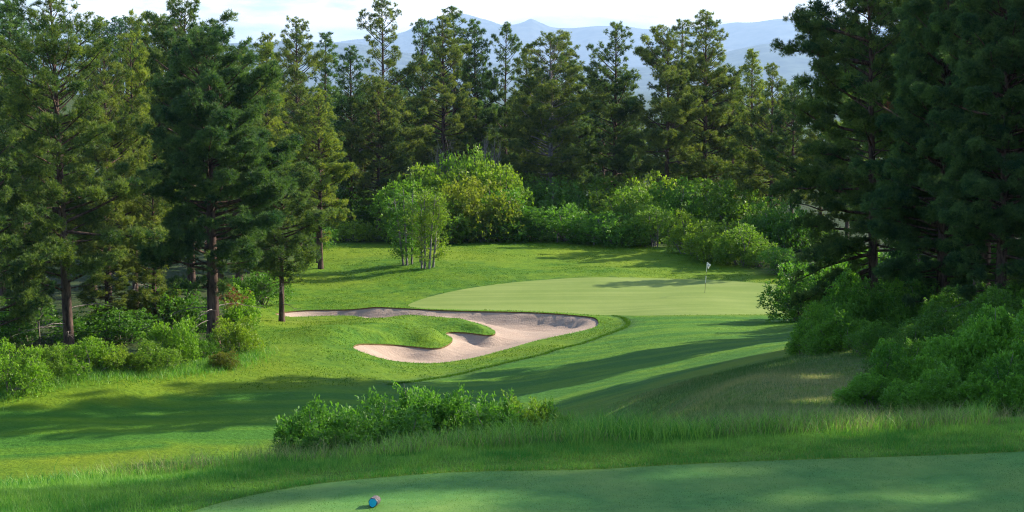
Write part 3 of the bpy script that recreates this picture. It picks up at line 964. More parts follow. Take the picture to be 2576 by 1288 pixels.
OL = (1.0, 0.98, 0.95)
LIT = (1.35, 1.30, 0.95)  # brighter tint on sunlit pines: the light is put into the colour
DK = (0.66, 0.80, 0.92)  # darker tint on dim pines: shade is put into the colour
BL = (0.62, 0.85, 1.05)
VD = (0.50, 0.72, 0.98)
G_L, G_C, G_R = 'pines on the left of the fairway', 'pines behind the green', 'large pines on the right'
pines = [
    (P_L1, 170, 90, -22, 0.3, (0.8, 0.9, 0.9), 'tall thin-topped pine with bare reddish lower trunk and dead grey limbs, among the left shrubs', G_L, 1.0),
    (P_L2, 533, 97, 100, 1.1, VD, 'broad very dark pine with thick black trunk at the left edge of the fairway', G_L, 1.0),
    (P_L3, 706, 112.5, 432, 0.0, DK, 'small pine standing alone at the left tip of the sand bunker', G_L, 1.08),
    (P_CONE2, -40, 86, 170, 0.4, DK, 'dark green pine cut off by the left edge of the picture', G_L, 1.0),
    (P_SPIRE, 36, 128, 10, 1.0, BL, 'bluish pine spire showing above the left corner, behind the tall thin-topped pine', G_L, 1.0),
    (P_CONE, 2, 116, 108, 2.0, LIT, 'pine with sunlit yellowish tip at the left edge of the picture', G_L, 0.9),
    (P_CONE, 270, 106, 118, 3.3, OL, 'olive pine close behind the right side of the tall thin-topped pine', G_L, 0.9),
    (P_TALL, 338, 113, 96, 2.2, LIT, 'yellow-green pine with a visible brown trunk between the two big dark left pines', G_L, 0.85),
    (P_ROUND, 392, 126, 60, 4.0, LIT, 'sunlit bushy pine top just left of the big rounded dark crown', G_L, 0.8),
    (P_ROUND2, 480, 122, 22, 5.0, DK, 'big rounded pine crown rising above the broad very dark pine', G_L, 0.95),
    (P_SLIM, 552, 128, 62, 1.0, DK, 'narrow ragged pine top directly right of the big rounded crown', G_L, 1.2),
    (P_CONE2, 600, 134, 138, 2.5, OL, 'shorter olive pine filling the gap right of the broad very dark pine', G_L, 0.9),
    (P_CONE, 620, 182, 114, 0.7, BL, 'small blue-green pine tip seen far off below the mesa edge', G_L, 0.9),
    (P_SPIRE, 674, 136, 122, 0.2, LIT, 'bright yellow-green pine spire left of the tallest sunlit left pine', G_L, 1.0),
    (P_CONE2, 682, 166, 94, 4.4, OL, 'pine tip peeping up behind the bright yellow-green spire', G_L, 0.9),
    (P_TALL, 752, 152, 57, 5.2, OL, 'tall conical pine with sunlit crown and a brown trunk, left of the skinny pine', G_L, 0.95),
    (P_SLIM, 820, 170, 91, 3.0, BL, 'skinny sparse pine standing against the blue mesa', G_L, 1.1),
    (P_CONE, 806, 142, 235, 5.9, LIT, 'mid-height sunlit pine in front of the skinny sparse pine', G_L, 0.95),
    (P_ROUND2, 800, 146, 322, 0.6, DK, 'short dark pine with bare trunk and brown dead clump left of the lawn', G_L, 1.0),
    (P_CONE, 884, 176, 128, 1.9, BL, 'dark blue-green pine hugging the left side of the tallest central pine', G_C, 0.9),
    (P_OPEN, 963, 180, -2, 0.0, OL, 'tallest central pine, open layered crown reaching the top of the picture', G_C, 1.0),
    (P_ROUND, 953, 172, 208, 2.7, OL, 'dark pine with an orange dead branch, before the tallest central pine', G_C, 0.95),
    (P_TALL, 1116, 186, 50, 3.6, OL, 'large irregular pine with exposed reddish trunk, right of the tallest central pine', G_C, 1.05),
    (P_SLIM, 1147, 196, 27, 0.8, DK, 'narrow dark pine tip rising from behind the large irregular pine', G_C, 1.3),
    (P_CONE2, 1066, 200, 58, 5.5, BL, 'bluish pine between the tallest central pine and the large irregular pine', G_C, 0.85),
    (P_CONE, 1197, 196, 62, 4.9, BL, 'bluish ragged pine on the right shoulder of the large irregular pine', G_C, 0.8),
    (P_OPEN, 1272, 196, 65, 2.1, DK, 'pine with a thin see-through top under the right-hand mountain peak', G_C, 0.85),
    (P_ROUND, 1385, 178, 101, 5.3, OL, 'wide round-topped pine with a pale grey trunk base behind the green', G_C, 1.12),
    (P_CONE2, 1325, 190, 135, 3.9, OL, 'pine overlapping the left side of the wide round-topped pine', G_C, 0.9),
    (P_CONE, 1440, 192, 160, 0.3, DK, 'lower dark pine overlapping the right side of the wide round-topped pine', G_C, 0.8),
    (P_CONE2, 1545, 184, 67, 1.4, DK, 'straight dark pine with clear black trunk standing alone against the mountain', G_C, 0.95),
    (P_ROUND2, 1676, 178, 84, 2.9, OL, 'bluish-topped pine with reddish trunk and a white bare limb above the bright shrubs', G_C, 0.95),
    (P_CONE, 1772, 182, 40, 4.2, OL, 'broad tall olive pine at the right end of the central row', G_C, 1.05),
    (P_SLIM, 1712, 192, 58, 5.0, OL, 'thin pine tip between the bluish-topped pine and the broad tall olive pine', G_C, 1.2),
    (P_SPIRE, 1887, 172, 134, 2.4, LIT, 'short pine spire between the broad tall olive pine and the big right pine', G_C, 1.0),
    (P_CONE2, 1938, 166, 168, 5.7, OL, 'dark-sided pine touching the left branches of the big right pine', G_C, 0.9),
    (P_ROUND, 1840, 184, 205, 1.2, OL, 'low pine half hidden at the foot of the broad tall olive pine', G_C, 0.8),
    (P_ROUND2, 1990, 160, 215, 0.9, DK, 'pine in shade seen through the left branches of the big right pine', G_R, 0.9),
    (P_CONE, 2062, 156, 245, 2.2, OL, 'pine standing in the gap left of the big right pine, behind its drooping limbs', G_R, 1.0), (P_ROUND, 2130, 152, 290, 4.0, DK, 'low pine behind the trunk of the big right pine', G_R, 1.0),
    (P_R1, 2203, 75, -85, 0.0, DK, 'big right pine with long drooping limbs and a bare twisted trunk above the shrubs', G_R, 1.0),
    (P_R2, 2372, 62, -110, 0.5, VD, 'dense near-black pine to the right of the big right pine', G_R, 0.95),
    (P_R2, 2520, 57, -150, 2.6, VD, 'dense near-black pine filling the right edge of the picture', G_R, 1.0),
    (P_R2, 2640, 64, -60, 4.4, VD, 'dark pine mostly outside the right edge of the picture', G_R, 1.0),
    (P_CONE, 2330, 96, 40, 3.1, DK, 'shaded pine filling the gap between the big right pine and the dense one', G_R, 0.9),
    (P_CONE2, 2440, 79, -30, 5.1, VD, 'shaded pine at the back between the two dense right pines', G_R, 1.0),
    (P_CONE, 105, 116, 205, 1.3, DK, 'low dark pine behind the left side of the tall thin-topped trunk', G_L, 0.95),
    (P_CONE2, 232, 121, 168, 0.1, OL, 'olive pine behind the upper trunk of the tall thin-topped pine', G_L, 0.95),
    (P_ROUND, 425, 141, 150, 2.3, OL, 'pine deep in the left wood under the big rounded crown', G_L, 0.9),
    (P_CONE, 520, 150, 190, 3.4, DK, 'pine deep in the left wood behind the broad very dark pine', G_L, 0.9),
    (P_TALL, 150, 140, 250, 4.6, DK, 'pine at the back of the left wood behind the tall bare trunk', G_L, 0.9),
    (P_CONE2, 60, 100, 300, 5.0, DK, 'half-height dark pine near the left edge above the shrubs', G_L, 1.0),
    (P_SPIRE, 385, 103, 420, 0.9, OL, 'low young pine between the two big left trunks', G_L, 1.1),
    (P_SPIRE, 265, 101, 480, 2.9, OL, 'low young pine right of the tall bare reddish trunk', G_L, 1.2),
    (P_SPIRE, 640, 128, 330, 4.1, DK, 'young pine behind the left side of the small lone bunker pine', G_L, 1.1),
]
made = {}
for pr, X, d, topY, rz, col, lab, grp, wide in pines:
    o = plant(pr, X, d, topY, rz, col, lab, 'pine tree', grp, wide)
    made[lab] = o
# out-of-view pines: some read from shadows, others added to shade fairway, slope and tee
for k, (x, y, h, pr) in enumerate([(23, 99, 26, P_ROUND), (31, 102, 25, P_TALL), (29, 141.5, 13, P_CONE2), (22, 95, 23, P_CONE),
                                   (25, 25, 19, P_OPEN), (30, 28.5, 21, P_CONE2), (28, 33, 20, P_OPEN), (34, 35, 24, P_TALL), (31, 22, 21, P_OPEN), (37, 39, 25, P_CONE2), (24, 38, 18, P_ROUND2), (33, 45, 22, P_R2),
                                   (30, 55, 20, P_R2), (24, 50, 17, P_CONE), (22, 57, 18, P_CONE2), (27, 62, 20, P_CONE), (18, 68, 22, P_CONE2), (23, 73, 25, P_TALL), (21, 78.5, 26, P_ROUND), (26, 80, 23, P_OPEN)]):
    s = h / pr['H']
    place(pr, (x, y, gz(x, y)), (s, s, s), k * 1.3, DK, 'unseen pine on the right, placed for the shade it casts', 'pine tree', 'unseen pines placed for their shade')
for k in range(34):
    X = 600 + k * 42 + RNG.uniform(-18, 18)
    d = RNG.uniform(205, 285)
    plant([P_CONE, P_CONE2, P_ROUND, P_TALL][k % 4], X, d, RNG.uniform(195, 275), RNG.uniform(0, 6), [OL, BL, DK][k % 3], 'pine in the wood beyond the central row, mostly hidden by nearer pines', 'pine tree', 'pines in the wood beyond the central row', 1.0)
for k, (X, d, t_) in enumerate([(-15, 345, 5), (6, 350, -6), (22, 352, 12), (48, 356, 25), (70, 360, 38), (95, 362, 50), (120, 360, 62), (150, 358, 66), (185, 362, 64), (215, 360, 66)]):
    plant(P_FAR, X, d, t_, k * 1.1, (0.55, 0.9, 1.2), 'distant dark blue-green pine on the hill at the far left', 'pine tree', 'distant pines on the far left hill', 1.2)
for k, (X, d, t_) in enumerate([(248, 352, 52), (262, 350, 44), (283, 352, 56), (300, 350, 46), (312, 349, 50), (328, 351, 44), (344, 350, 48), (360, 352, 52), (375, 353, 62), (272, 354, 60), (318, 354, 60), (352, 355, 60)]):
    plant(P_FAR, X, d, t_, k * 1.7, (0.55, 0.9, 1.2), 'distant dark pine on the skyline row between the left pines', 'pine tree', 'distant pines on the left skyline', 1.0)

t = made['dark pine with an orange dead branch, before the tallest central pine']
add_dead_tuft(t, 3.1, -2.0, 8.6, 0.16, 0.75, 46, 1)
t = made['short dark pine with bare trunk and brown dead clump left of the lawn']
add_dead_tuft(t, 1.6, -2.0, 8.4, 0.35, 0.2, 26, 2)
t = made['big right pine with long drooping limbs and a bare twisted trunk above the shrubs']
add_dead_tuft(t, 0.2, -2.4, 15.6, 0.10, 0.35, 22, 3)
t = made['broad very dark pine with thick black trunk at the left edge of the fairway']
add_dead_tuft(t, -1.2, -2.2, 2.9, 0.30, 0.25, 40, 4)

t = made['wide round-topped pine with a pale grey trunk base behind the green']
for ch in t.children:
    if ch.name.startswith('trunk'):
        ch.material_slots[0].link = 'OBJECT'; ch.material_slots[0].material = M_GREYBARK
t = made['bluish-topped pine with reddish trunk and a white bare limb above the bright shrubs']
mesh_np('bare_limb', *tube(np.array([[0.1, -0.1, 1.9], [0.5, -0.3, 2.0], [0.8, -0.4, 2.5], [1.3, -0.5, 2.9]]), [0.09, 0.08, 0.06, 0.02], 6), M_GREYBARK, t, smooth=True)

# --- shrubs
S_A = shrub('oak_shrub', 61, 4.0, 3.4, 1050, 7, 0.145, 0.6, 24, 0.12)
S_B = shrub('oak_shrub', 62, 4.4, 2.8, 1100, 7, 0.145, 0.6, 26, 0.12)
S_C = shrub('oak_shrub', 63, 3.4, 3.6, 950, 7, 0.14, 0.6, 22, 0.16)
S_D = shrub('oak_shrub', 64, 3.4, 2.3, 1500, 7, 0.095, 0.6, 20, 0.35)      # left edge, 85 m
S_E = shrub('oak_shrub', 65, 3.0, 2.6, 1500, 7, 0.095, 0.6, 18, 0.4)
S_F = shrub('oak_shrub', 66, 3.6, 3.2, 2600, 8, 0.085, 0.6, 24, 0.3)       # right, 62 m
S_G = shrub('oak_shrub', 67, 3.2, 2.8, 2300, 8, 0.085, 0.6, 20, 0.3)
S_H = shrub('oak_shrub', 68, 2.4, 2.1, 3000, 8, 0.058, 0.6, 22, 0.45)      # right, 34 m
S_I = shrub('oak_shrub', 69, 2.2, 2.0, 2800, 8, 0.058, 0.6, 20, 0.5)
S_J = shrub('oak_shrub', 70, 1.15, 0.75, 1500, 7, 0.050, 0.42, 20, 0.5, 22)  # before the tee, 21 m
S_K = shrub('oak_shrub', 71, 1.0, 0.85, 1400, 7, 0.050, 0.42, 18, 0.7, 20)
B_A = bare_shrub('bare_shrub', 81, 3.2, 4.0)
B_B = bare_shrub('bare_shrub', 82, 3.0, 4.4)

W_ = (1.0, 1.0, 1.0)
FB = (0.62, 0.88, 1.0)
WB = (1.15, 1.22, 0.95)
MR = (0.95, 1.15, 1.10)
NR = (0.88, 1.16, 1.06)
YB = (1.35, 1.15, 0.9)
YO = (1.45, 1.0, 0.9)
GD = (0.62, 0.80, 0.85)  # darker leaf tints: shade on these shrubs is put into the colour
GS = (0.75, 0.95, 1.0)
G1, G2, G3, G4, G5 = 'shrubs along the left wood edge', 'shrubs behind the green', 'shrubs under the right pines', 'near shrubs at the right edge', 'low oak clump before the tee'
shr = [
    # left wood edge
    (S_D, 15, 83, 850, 210, WB, 'leafy green shrub cut by the left edge of the picture', G1), (S_E, 95, 85.5, 838, 150, W_, 'green shrub left of the bare reddish pine trunk', G1),
    (S_D, 205, 87, 845, 190, WB, 'light green shrub hiding the foot of the bare reddish pine trunk', G1), (S_E, 290, 88, 855, 150, YB, 'yellow-green low shrub just right of the bare reddish trunk', G1),
    (S_D, 375, 89, 850, 180, W_, 'rounded shrub midway between the two big left trunks', G1), (S_E, 425, 91, 768, 150, WB, 'tall bright shrub left of the thick black pine trunk', G1),
    (S_E, 590, 95, 775, 140, YB, 'bright leafy shrub right of the thick black pine trunk, at the lawn edge', G1), (S_D, 490, 93, 830, 130, GD, 'dark shrub at the foot of the thick black pine trunk', G1),
    (S_E, 556, 90.5, 868, 80, (1.0, 0.62, 0.7), 'small brownish bush in front of the thick black pine trunk', G1),
    (S_A, 60, 97, 730, 260, GD, 'shaded shrub behind the leftmost leafy shrubs', G1), (S_B, 270, 99, 755, 300, GD, 'shaded wide shrub under the dead grey limbs', G1), (S_A, 420, 103, 690, 220, GD, 'shaded tall shrub behind the tall bright shrub', G1),
    (S_C, 570, 106, 690, 160, WB, 'sunlit shrub seen behind the right side of the thick black trunk', G1), (S_B, 650, 122, 660, 160, GD, 'shrub in the wood behind the small lone bunker pine', G1),
    # behind the lawn
    (S_B, 760, 156, 540, 200, GD, 'dark shrub left of the short dark pine', G2), (S_B, 885, 162, 545, 160, YB, 'bright yellow-green low shrub left of the pale-stemmed saplings', G2), (S_A, 940, 176, 470, 170, GD, 'dark shrub beneath the pine with the orange branch', G2),
    (S_A, 1012, 164, 428, 221, WB, 'bright green shrub above the pale-stemmed saplings', G2), (S_B, 1060, 167, 404, 214, W_, 'green shrub behind and right of the orange dead branch', G2), (S_A, 1108, 165, 388, 240, YB, 'tall yellow-green shrub in the middle of the bright thicket', G2),
    (S_B, 1152, 168, 368, 247, WB, 'shrub left of the topmost one in the bright thicket', G2), (S_B, 1200, 167, 343, 221, W_, 'topmost bright green shrub of the thicket', G2), (S_A, 1248, 165, 376, 214, YB, 'bright shrub at the right end of the thicket beside the round-topped pine', G2),
    (S_C, 1285, 164, 392, 169, W_, 'narrow shrub touching the left branches of the round-topped pine', G2), (S_B, 1205, 161, 425, 247, YO, 'yellowish olive shrub in front of the bright thicket', G2), (S_B, 1165, 160.5, 440, 182, YO, 'small olive shrub left of the yellowish olive one', G2), (S_A, 1120, 160, 470, 221, W_, 'mid green shrub just right of the sapling crowns', G2),
    (S_A, 1258, 161, 455, 195, GS, 'green shrub under the right end of the bright thicket', G2), (S_B, 1060, 161, 455, 221, W_, 'green shrub directly behind the sapling crowns', G2),
    (S_B, 1235, 160, 520, 220, GD, 'deeply shaded shrub at the back of the lawn, left of the grey trunk', G2), (S_A, 1335, 161, 505, 190, GD, 'dark shrub left of the pale grey trunk base', G2), (S_B, 1430, 160, 500, 210, GS, 'green shrub right of the pale grey trunk base', G2),
    (S_C, 1500, 164, 455, 170, YB, 'sunlit shrub left of the straight black trunk', G2), (S_A, 1590, 163, 445, 190, W_, 'sunlit shrub right of the straight black trunk', G2), (S_B, 1540, 158, 520, 210, GS, 'low green shrub at the lawn edge below the straight black trunk', G2),
    (S_A, 1640, 157, 500, 170, W_, 'green shrub before the bluish-topped pine', G2), (S_C, 1735, 150, 500, 150, YB, 'tall bright yellow-green shrub beside the white bare limb', G2), (S_B, 1800, 146, 540, 190, YB, 'wide bright yellow-green shrub above the flag', G2),
    (S_A, 1868, 142, 548, 150, W_, 'bright green shrub right of the wide one above the flag', G2), (S_B, 1915, 141, 598, 130, W_, 'low bright shrub next to the drooping pine limb', G2), (S_A, 1960, 136, 610, 150, GS, 'shrub partly hidden by the drooping pine limb', G2),
    (S_A, 1480, 176, 425, 230, W_, 'shrub between the round-topped pine and the straight dark one, set well back', G2), (S_B, 1620, 174, 415, 230, YB, 'sunlit shrub between the straight dark pine and the reddish trunk', G2), (S_A, 1760, 172, 425, 220, W_, 'shrub at the foot of the broad tall olive pine', G2), (S_B, 1340, 175, 420, 220, W_, 'shrub beside the left of the pale grey trunk, set well back', G2),
    (S_B, 1690, 168, 430, 200, GS, 'shrub behind the reddish trunk of the bluish-topped pine', G2), (S_A, 1850, 165, 430, 220, W_, 'shrub glowing behind the broad tall olive pine', G2), (S_B, 1960, 150, 480, 200, GD, 'shaded shrub behind the drooping right limbs', G2),
    (S_B, 1380, 172, 430, 260, GD, 'shaded shrub behind the round-topped pine', G2), (S_B, 860, 178, 430, 220, GD, 'shaded shrub under the mid-height sunlit pine', G2), (S_B, 1000, 180, 420, 200, GD, 'shaded shrub behind the pine with the orange branch', G2),
    (S_B, 700, 165, 470, 240, GD, 'shaded shrub in the left wood beneath the bright spire', G2),
    # right, under the big pines
    (S_F, 2085, 61, 735, 190, MR, 'dark leafy shrub at the left end of the right thicket, beside the green', G3), (S_G, 2150, 64, 655, 210, MR, 'tall dark shrub at the foot of the big right pine', G3), (S_F, 2215, 63, 668, 230, GS, 'shaded shrub right below the bare twisted trunk', G3),
    (S_G, 2320, 62, 690, 230, GS, 'shaded wide shrub behind the near right shrubs', G3), (S_F, 2440, 58, 690, 240, GS, 'shaded shrub under the dense right pine', G3), (S_G, 2130, 58, 765, 200, MR, 'lower shrub of the right thicket above the dry grass', G3),
    (S_F, 2210, 54, 790, 180, GS, 'dark shrub in the hollow behind the near right shrubs', G3), (S_G, 2550, 56, 700, 240, GS, 'shaded shrub at the right picture edge, behind the near ones', G3), (S_F, 2330, 72, 600, 260, VD, 'black-green shrub deep under the dense right pine', G3), (S_G, 2500, 70, 590, 280, VD, 'black-green shrub deep under the right edge pines', G3),
    (S_A, 2040, 112, 640, 230, GS, 'dark shrub seen between the drooping limbs of the big right pine', G3), (S_B, 2140, 104, 600, 240, GS, 'dark shrub behind the bare twisted trunk', G3), (S_A, 2120, 114, 600, 260, MR, 'shrub on the slope behind the big right pine', G3),
    (S_B, 2240, 108, 590, 260, GS, 'dark shrub right of the bare twisted trunk, well behind it', G3), (S_A, 2000, 152, 520, 220, W_, 'green shrub glowing through the left limbs of the big right pine', G3), (S_B, 2380, 100, 480, 300, VD, 'black-green shrub deep in the wood behind the dense right pines', G3),
    # right, near
    (S_I, 2195, 33, 925, 169, NR, 'small shrub at the left end of the near right thicket', G4), (S_H, 2270, 34, 850, 247, NR, 'bushy bright-tipped shrub second in the near right thicket', G4), (S_I, 2375, 35, 838, 247, NR, 'bright-tipped shrub in the middle of the near right thicket', G4),
    (S_H, 2475, 35.5, 765, 273, NR, 'tall shrub near the right edge, before the dark pines', G4), (S_I, 2570, 35, 715, 286, NR, 'tallest near shrub, cut by the right edge of the picture', G4), (S_H, 2660, 33, 760, 312, NR, 'near shrub just beyond the right edge of the picture', G4),
    (S_I, 2430, 31.5, 905, 234, NR, 'low front shrub of the near right thicket, above tall grass', G4), (S_H, 2545, 31.5, 885, 247, NR, 'low front shrub at the right picture edge, above tall grass', G4), (S_I, 2320, 32, 920, 195, NR, 'low front shrub under the bright-tipped ones', G4),
    (S_H, 2420, 38, 800, 240, NR, 'shrub at the back of the near right thicket, before the black-green ones', G4), (S_I, 2520, 39, 745, 260, NR, 'tall shrub at the back of the near right thicket', G4), (S_H, 2330, 37.5, 850, 200, GS, 'shaded shrub behind the bright-tipped ones on the right', G4),
    (S_F, 2400, 50, 745, 260, GD, 'dark shrub between the near right thicket and the dense pines', G3), (S_G, 2290, 48, 800, 200, GD, 'dark low shrub in the hollow beside the near right thicket', G3), (S_F, 2560, 48, 690, 280, GD, 'dark shrub before the trunks at the right picture edge', G3), (S_G, 2035, 62, 800, 110, GS, 'small shrub at the very left end of the right thicket', G3),
    # before the tee
    (S_J, 800, 20.6, 1016, 247, FB, 'left part of the low oak clump before the tee', G5), (S_J, 930, 20.9, 998, 247, FB, 'spreading oak shoots left of the tallest sprig before the tee', G5), (S_K, 1062, 21.3, 948, 247, FB, 'tallest sprig of the low oak clump before the tee', G5),
    (S_J, 1165, 21.2, 991, 234, FB, 'middle of the low oak clump, right of its tallest sprig', G5), (S_K, 1255, 21.4, 981, 195, FB, 'bushy oak shoots before the rounded right end of the clump', G5), (S_K, 1320, 21.6, 978, 182, W_, 'dark rounded right end of the low oak clump before the tee', G5),
    (S_J, 1390, 21.8, 1018, 117, FB, 'smallest oak sprig at the far right of the clump before the tee', G5), (S_J, 1040, 20.4, 1036, 286, FB, 'low front shoots beneath the tallest sprig, behind the grass', G5), (S_J, 860, 20.2, 1051, 234, FB, 'low front shoots at the left of the oak clump', G5),
    (S_J, 1230, 20.7, 1036, 260, FB, 'low front shoots at the right of the oak clump', G5),
]
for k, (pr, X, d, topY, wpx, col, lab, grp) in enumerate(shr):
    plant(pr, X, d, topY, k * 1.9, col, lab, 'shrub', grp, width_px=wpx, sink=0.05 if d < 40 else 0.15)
for k, (pr, X, d, topY, wpx, lab) in enumerate([(B_A, 895, 186, 335, 150, 'grey leafless shrub left of the pine with the orange branch'), (B_B, 1000, 184, 372, 120, 'grey leafless shrub behind the bright thicket, by the orange dead branch'),
                                                (B_A, 1128, 171, 352, 90, 'grey twiggy shrub poking from the top of the bright thicket'), (B_B, 1228, 172, 345, 90, 'grey twiggy shrub at the upper right of the bright thicket')]):
    plant(pr, X, d, topY, k * 1.1, W_, lab, 'shrub', 'leafless shrubs', width_px=wpx)

A_A = aspen('sapling_clump', 91, [(-0.55, 0.0, -1.3, 0.2, 0.9), (-0.25, -0.2, -0.6, 0.3, 1.0), (0.1, 0.1, 0.2, 0.1, 0.95), (0.75, 0.9, 0.9, 0.7, 0.8)], 6.2, 3.0)
A_B = aspen('sapling_clump', 92, [(-0.45, 0.1, -0.5, 0.3, 0.9), (-0.2, -0.2, -0.2, 0.1, 1.0), (0.15, -0.35, 0.6, -0.2, 0.95), (0.42, 0.2, 1.0, 0.3, 0.9)], 6.2, 2.9)
plant(A_A, 1032, 142, 472, 0, GS, 'shaded sapling clump with thin dark stems, left of the pair on the lawn', 'sapling', 'pale-stemmed saplings', 1.0)
plant(A_B, 1075, 139.5, 478, 0, YB, 'sunlit sapling clump with white slender stems, right of the pair on the lawn', 'sapling', 'pale-stemmed saplings', 1.0)


# ------------------------------------------------------------------ grass
def blades(name, x, y, ln, w, mat, seed, lean=0.35, tint=None, z=None, seg=1):
    rng = np.random.default_rng(seed)
    n = len(x)
    z = Hg(x, y) if z is None else z
    b = np.column_stack([x, y, z - 0.004])
    d = unit(np.column_stack([rng.normal(0, lean, n), rng.normal(0, lean, n), np.ones(n)]))
    az = rng.uniform(0, 6.28, n)
    side = np.column_stack([np.cos(az), np.sin(az), np.zeros(n)]) * (np.asarray(w).reshape(-1, 1) * 0.5)
    l = np.asarray(ln).reshape(-1, 1)
    tint = rng.random(n) if tint is None else tint
    if seg == 1:
        V = np.stack([b - side, b + side, b + d * l], 1).reshape(-1, 3)
        o = mesh_np(name, V, np.arange(3 * n).reshape(-1, 3), mat, face_attr={'tint': tint})
    else:
        bend = np.column_stack([rng.normal(0, 0.25, n), rng.normal(0, 0.25, n), -np.abs(rng.normal(0, 0.1, n))]) * l
        m_ = b + d * l * 0.55
        tip = b + d * l + bend
        V = np.stack([b - side, b + side, m_ + side * 0.7, m_ - side * 0.7, tip + side * 0.08, tip - side * 0.08], 1).reshape(-1, 3)
        k = (np.arange(n) * 6)[:, None]
        Fq = np.concatenate([k + np.array([[0, 1, 2, 3]]), k + np.array([[3, 2, 4, 5]])], 1).reshape(-1, 4)
        o = mesh_np(name, V, Fq, mat, face_attr={'tint': np.repeat(tint, 2)})
    return tag(o, kind='stuff')


def scatter(n, x0, x1, y0, y1, test, seed):
    rng = np.random.default_rng(seed)
    x, y = rng.uniform(x0, x1, n), rng.uniform(y0, y1, n)
    k = test(x, y)
    return x[k], y[k]


def in_tee(x, y):
    return inside(x, y, tee)


# close mown tee
x, y = scatter(210000, -5.0, 5.8, 14.2, 17.9, lambda x, y: in_tee(x, y) & (np.abs(x) < 0.31 * y), 1)
patch = vnoise(x, y, 0.5, 31) + vnoise(x, y, 0.13, 32)
r_ = np.random.default_rng(5)
blades('mown_tee_grass', x, y, r_.uniform(0.006, 0.016, len(x)), r_.uniform(0.004, 0.007, len(x)), M_TEEBLADE, 2, 0.6, np.clip(0.45 + patch * 0.9 + 0.5 * vnoise(x, y, 1.7, 35) + r_.normal(0, 0.25, len(x)), 0, 1))


def crest(x):
    return 18.4 + 0.16 * x


# rough between tee and crest
x, y = scatter(300000, -6.6, 7.4, 14.4, 21.2, lambda x, y: ~in_tee(x, y) & (np.abs(x) < 0.33 * y) & (y < crest(x) + 1.2), 3)
dt = pdist(x, y, tee)
hgt = (0.04 + 0.03 * sstep(0.2, 0.8, dt) + 0.035 * np.exp(-(dt / 0.12) ** 2)) * (1 + 0.9 * vnoise(x, y, 0.35, 33))
patch = vnoise(x, y, 0.6, 34) + 0.8 * vnoise(x, y, 0.22, 35) - 0.45 * np.exp(-(dt / 0.14) ** 2)  # last term paints the shaded grass face along the tee edge
blades('rough_grass', x, y, hgt * r_.uniform(0.6, 1.2, len(x)), r_.uniform(0.004, 0.007, len(x)), M_BLADE, 4, 0.45, np.clip(0.40 + patch * 0.75 + r_.normal(0, 0.22, len(x)), 0, 1))
# tall grass on the crest
x, y = scatter(75000, -6.8, 8.0, 16.0, 21.5, lambda x, y: (np.abs(y - crest(x) - 0.35) < 0.9 * np.random.default_rng(8).random(len(x)) ** 0.7) & (vnoise(x, y, 1.1, 36) > -0.22), 6)
n = len(x)
hgt = (0.13 + 0.22 * (vnoise(x, y, 1.1, 37) + 0.4).clip(0, 1) + 0.010 * x) * r_.uniform(0.5, 1.3, n)
hgt = np.where(r_.random(n) < 0.02, hgt * 1.7, hgt)
blades('tall_grass', x, y, hgt, r_.uniform(0.006, 0.011, n), M_BLADE, 7, 0.28, np.clip(0.55 + vnoise(x, y, 1.0, 38) * 0.9 + 0.7 * vnoise(x, y, 0.25, 54) + r_.normal(0, 0.25, n), 0, 1), seg=2)
x, y = scatter(45000, -6.8, 7.0, 16.0, 22.0, lambda x, y: (np.abs(y - crest(x) - 0.6) < 0.9) & (vnoise(x, y, 0.9, 39) > 0.0), 8)
n = len(x)
blades('dry_grass', x, y, r_.uniform(0.10, 0.32, n), r_.uniform(0.004, 0.007, n), M_DRYBLADE, 9, 0.3, None, seg=2)
# dry slope on the right
x, y = scatter(170000, 1.0, 16, 20.0, 62.0, lambda x, y: (x > 0.060 * y + 0.2 + vnoise(x, y, 4, 41) * 3 + r_.random(len(x)) * 2.0 - 1.0) & (x < 0.34 * y), 10)
n = len(x)
blades('dry_slope_grass', x, y, r_.uniform(0.05, 0.16, n), r_.uniform(0.008, 0.016, n), M_DRYBLADE, 11, 0.4, np.clip(0.50 + vnoise(x, y * 0.5, 2.5, 42) * 1.0 + r_.normal(0, 0.22, n), 0, 1))
# long grass along the left wood edge
edge = resample(np.array([at(X, Y, d)[:2] for X, Y, d in [(-60, 985, 81), (0, 978, 82.5), (140, 948, 85), (330, 928, 87), (500, 914, 89), (640, 890, 94)]]), 0.01, False)
sel = np.random.default_rng(12).integers(0, len(edge), 12000)
jit = np.random.default_rng(13).normal(0, 1, (12000, 2)) * np.array([0.6, 1.1])
x, y = (edge[sel] + jit + np.array([0.0, 0.9])).T
blades('wood_edge_grass', x, y, r_.uniform(0.15, 0.45, len(x)), r_.uniform(0.015, 0.03, len(x)), M_BLADE, 14, 0.35, None, seg=2)
# turf fringe hanging over the bunker edge, and tufts on the rough round it
sel = np.random.default_rng(15).integers(0, len(bunker), 9000)
jit = np.random.default_rng(16).normal(0, 0.10, (9000, 2))
pb = bunker[sel] + np.random.default_rng(17).random((9000, 1)) * (np.roll(bunker, -1, 0)[sel] - bunker[sel]) + jit
k = ~inside(pb[:, 0], pb[:, 1], bunker)
x, y = pb[k].T
blades('bunker_fringe_grass', x, y, r_.uniform(0.05, 0.13, len(x)), r_.uniform(0.015, 0.03, len(x)), M_BLADE, 18, 0.5)

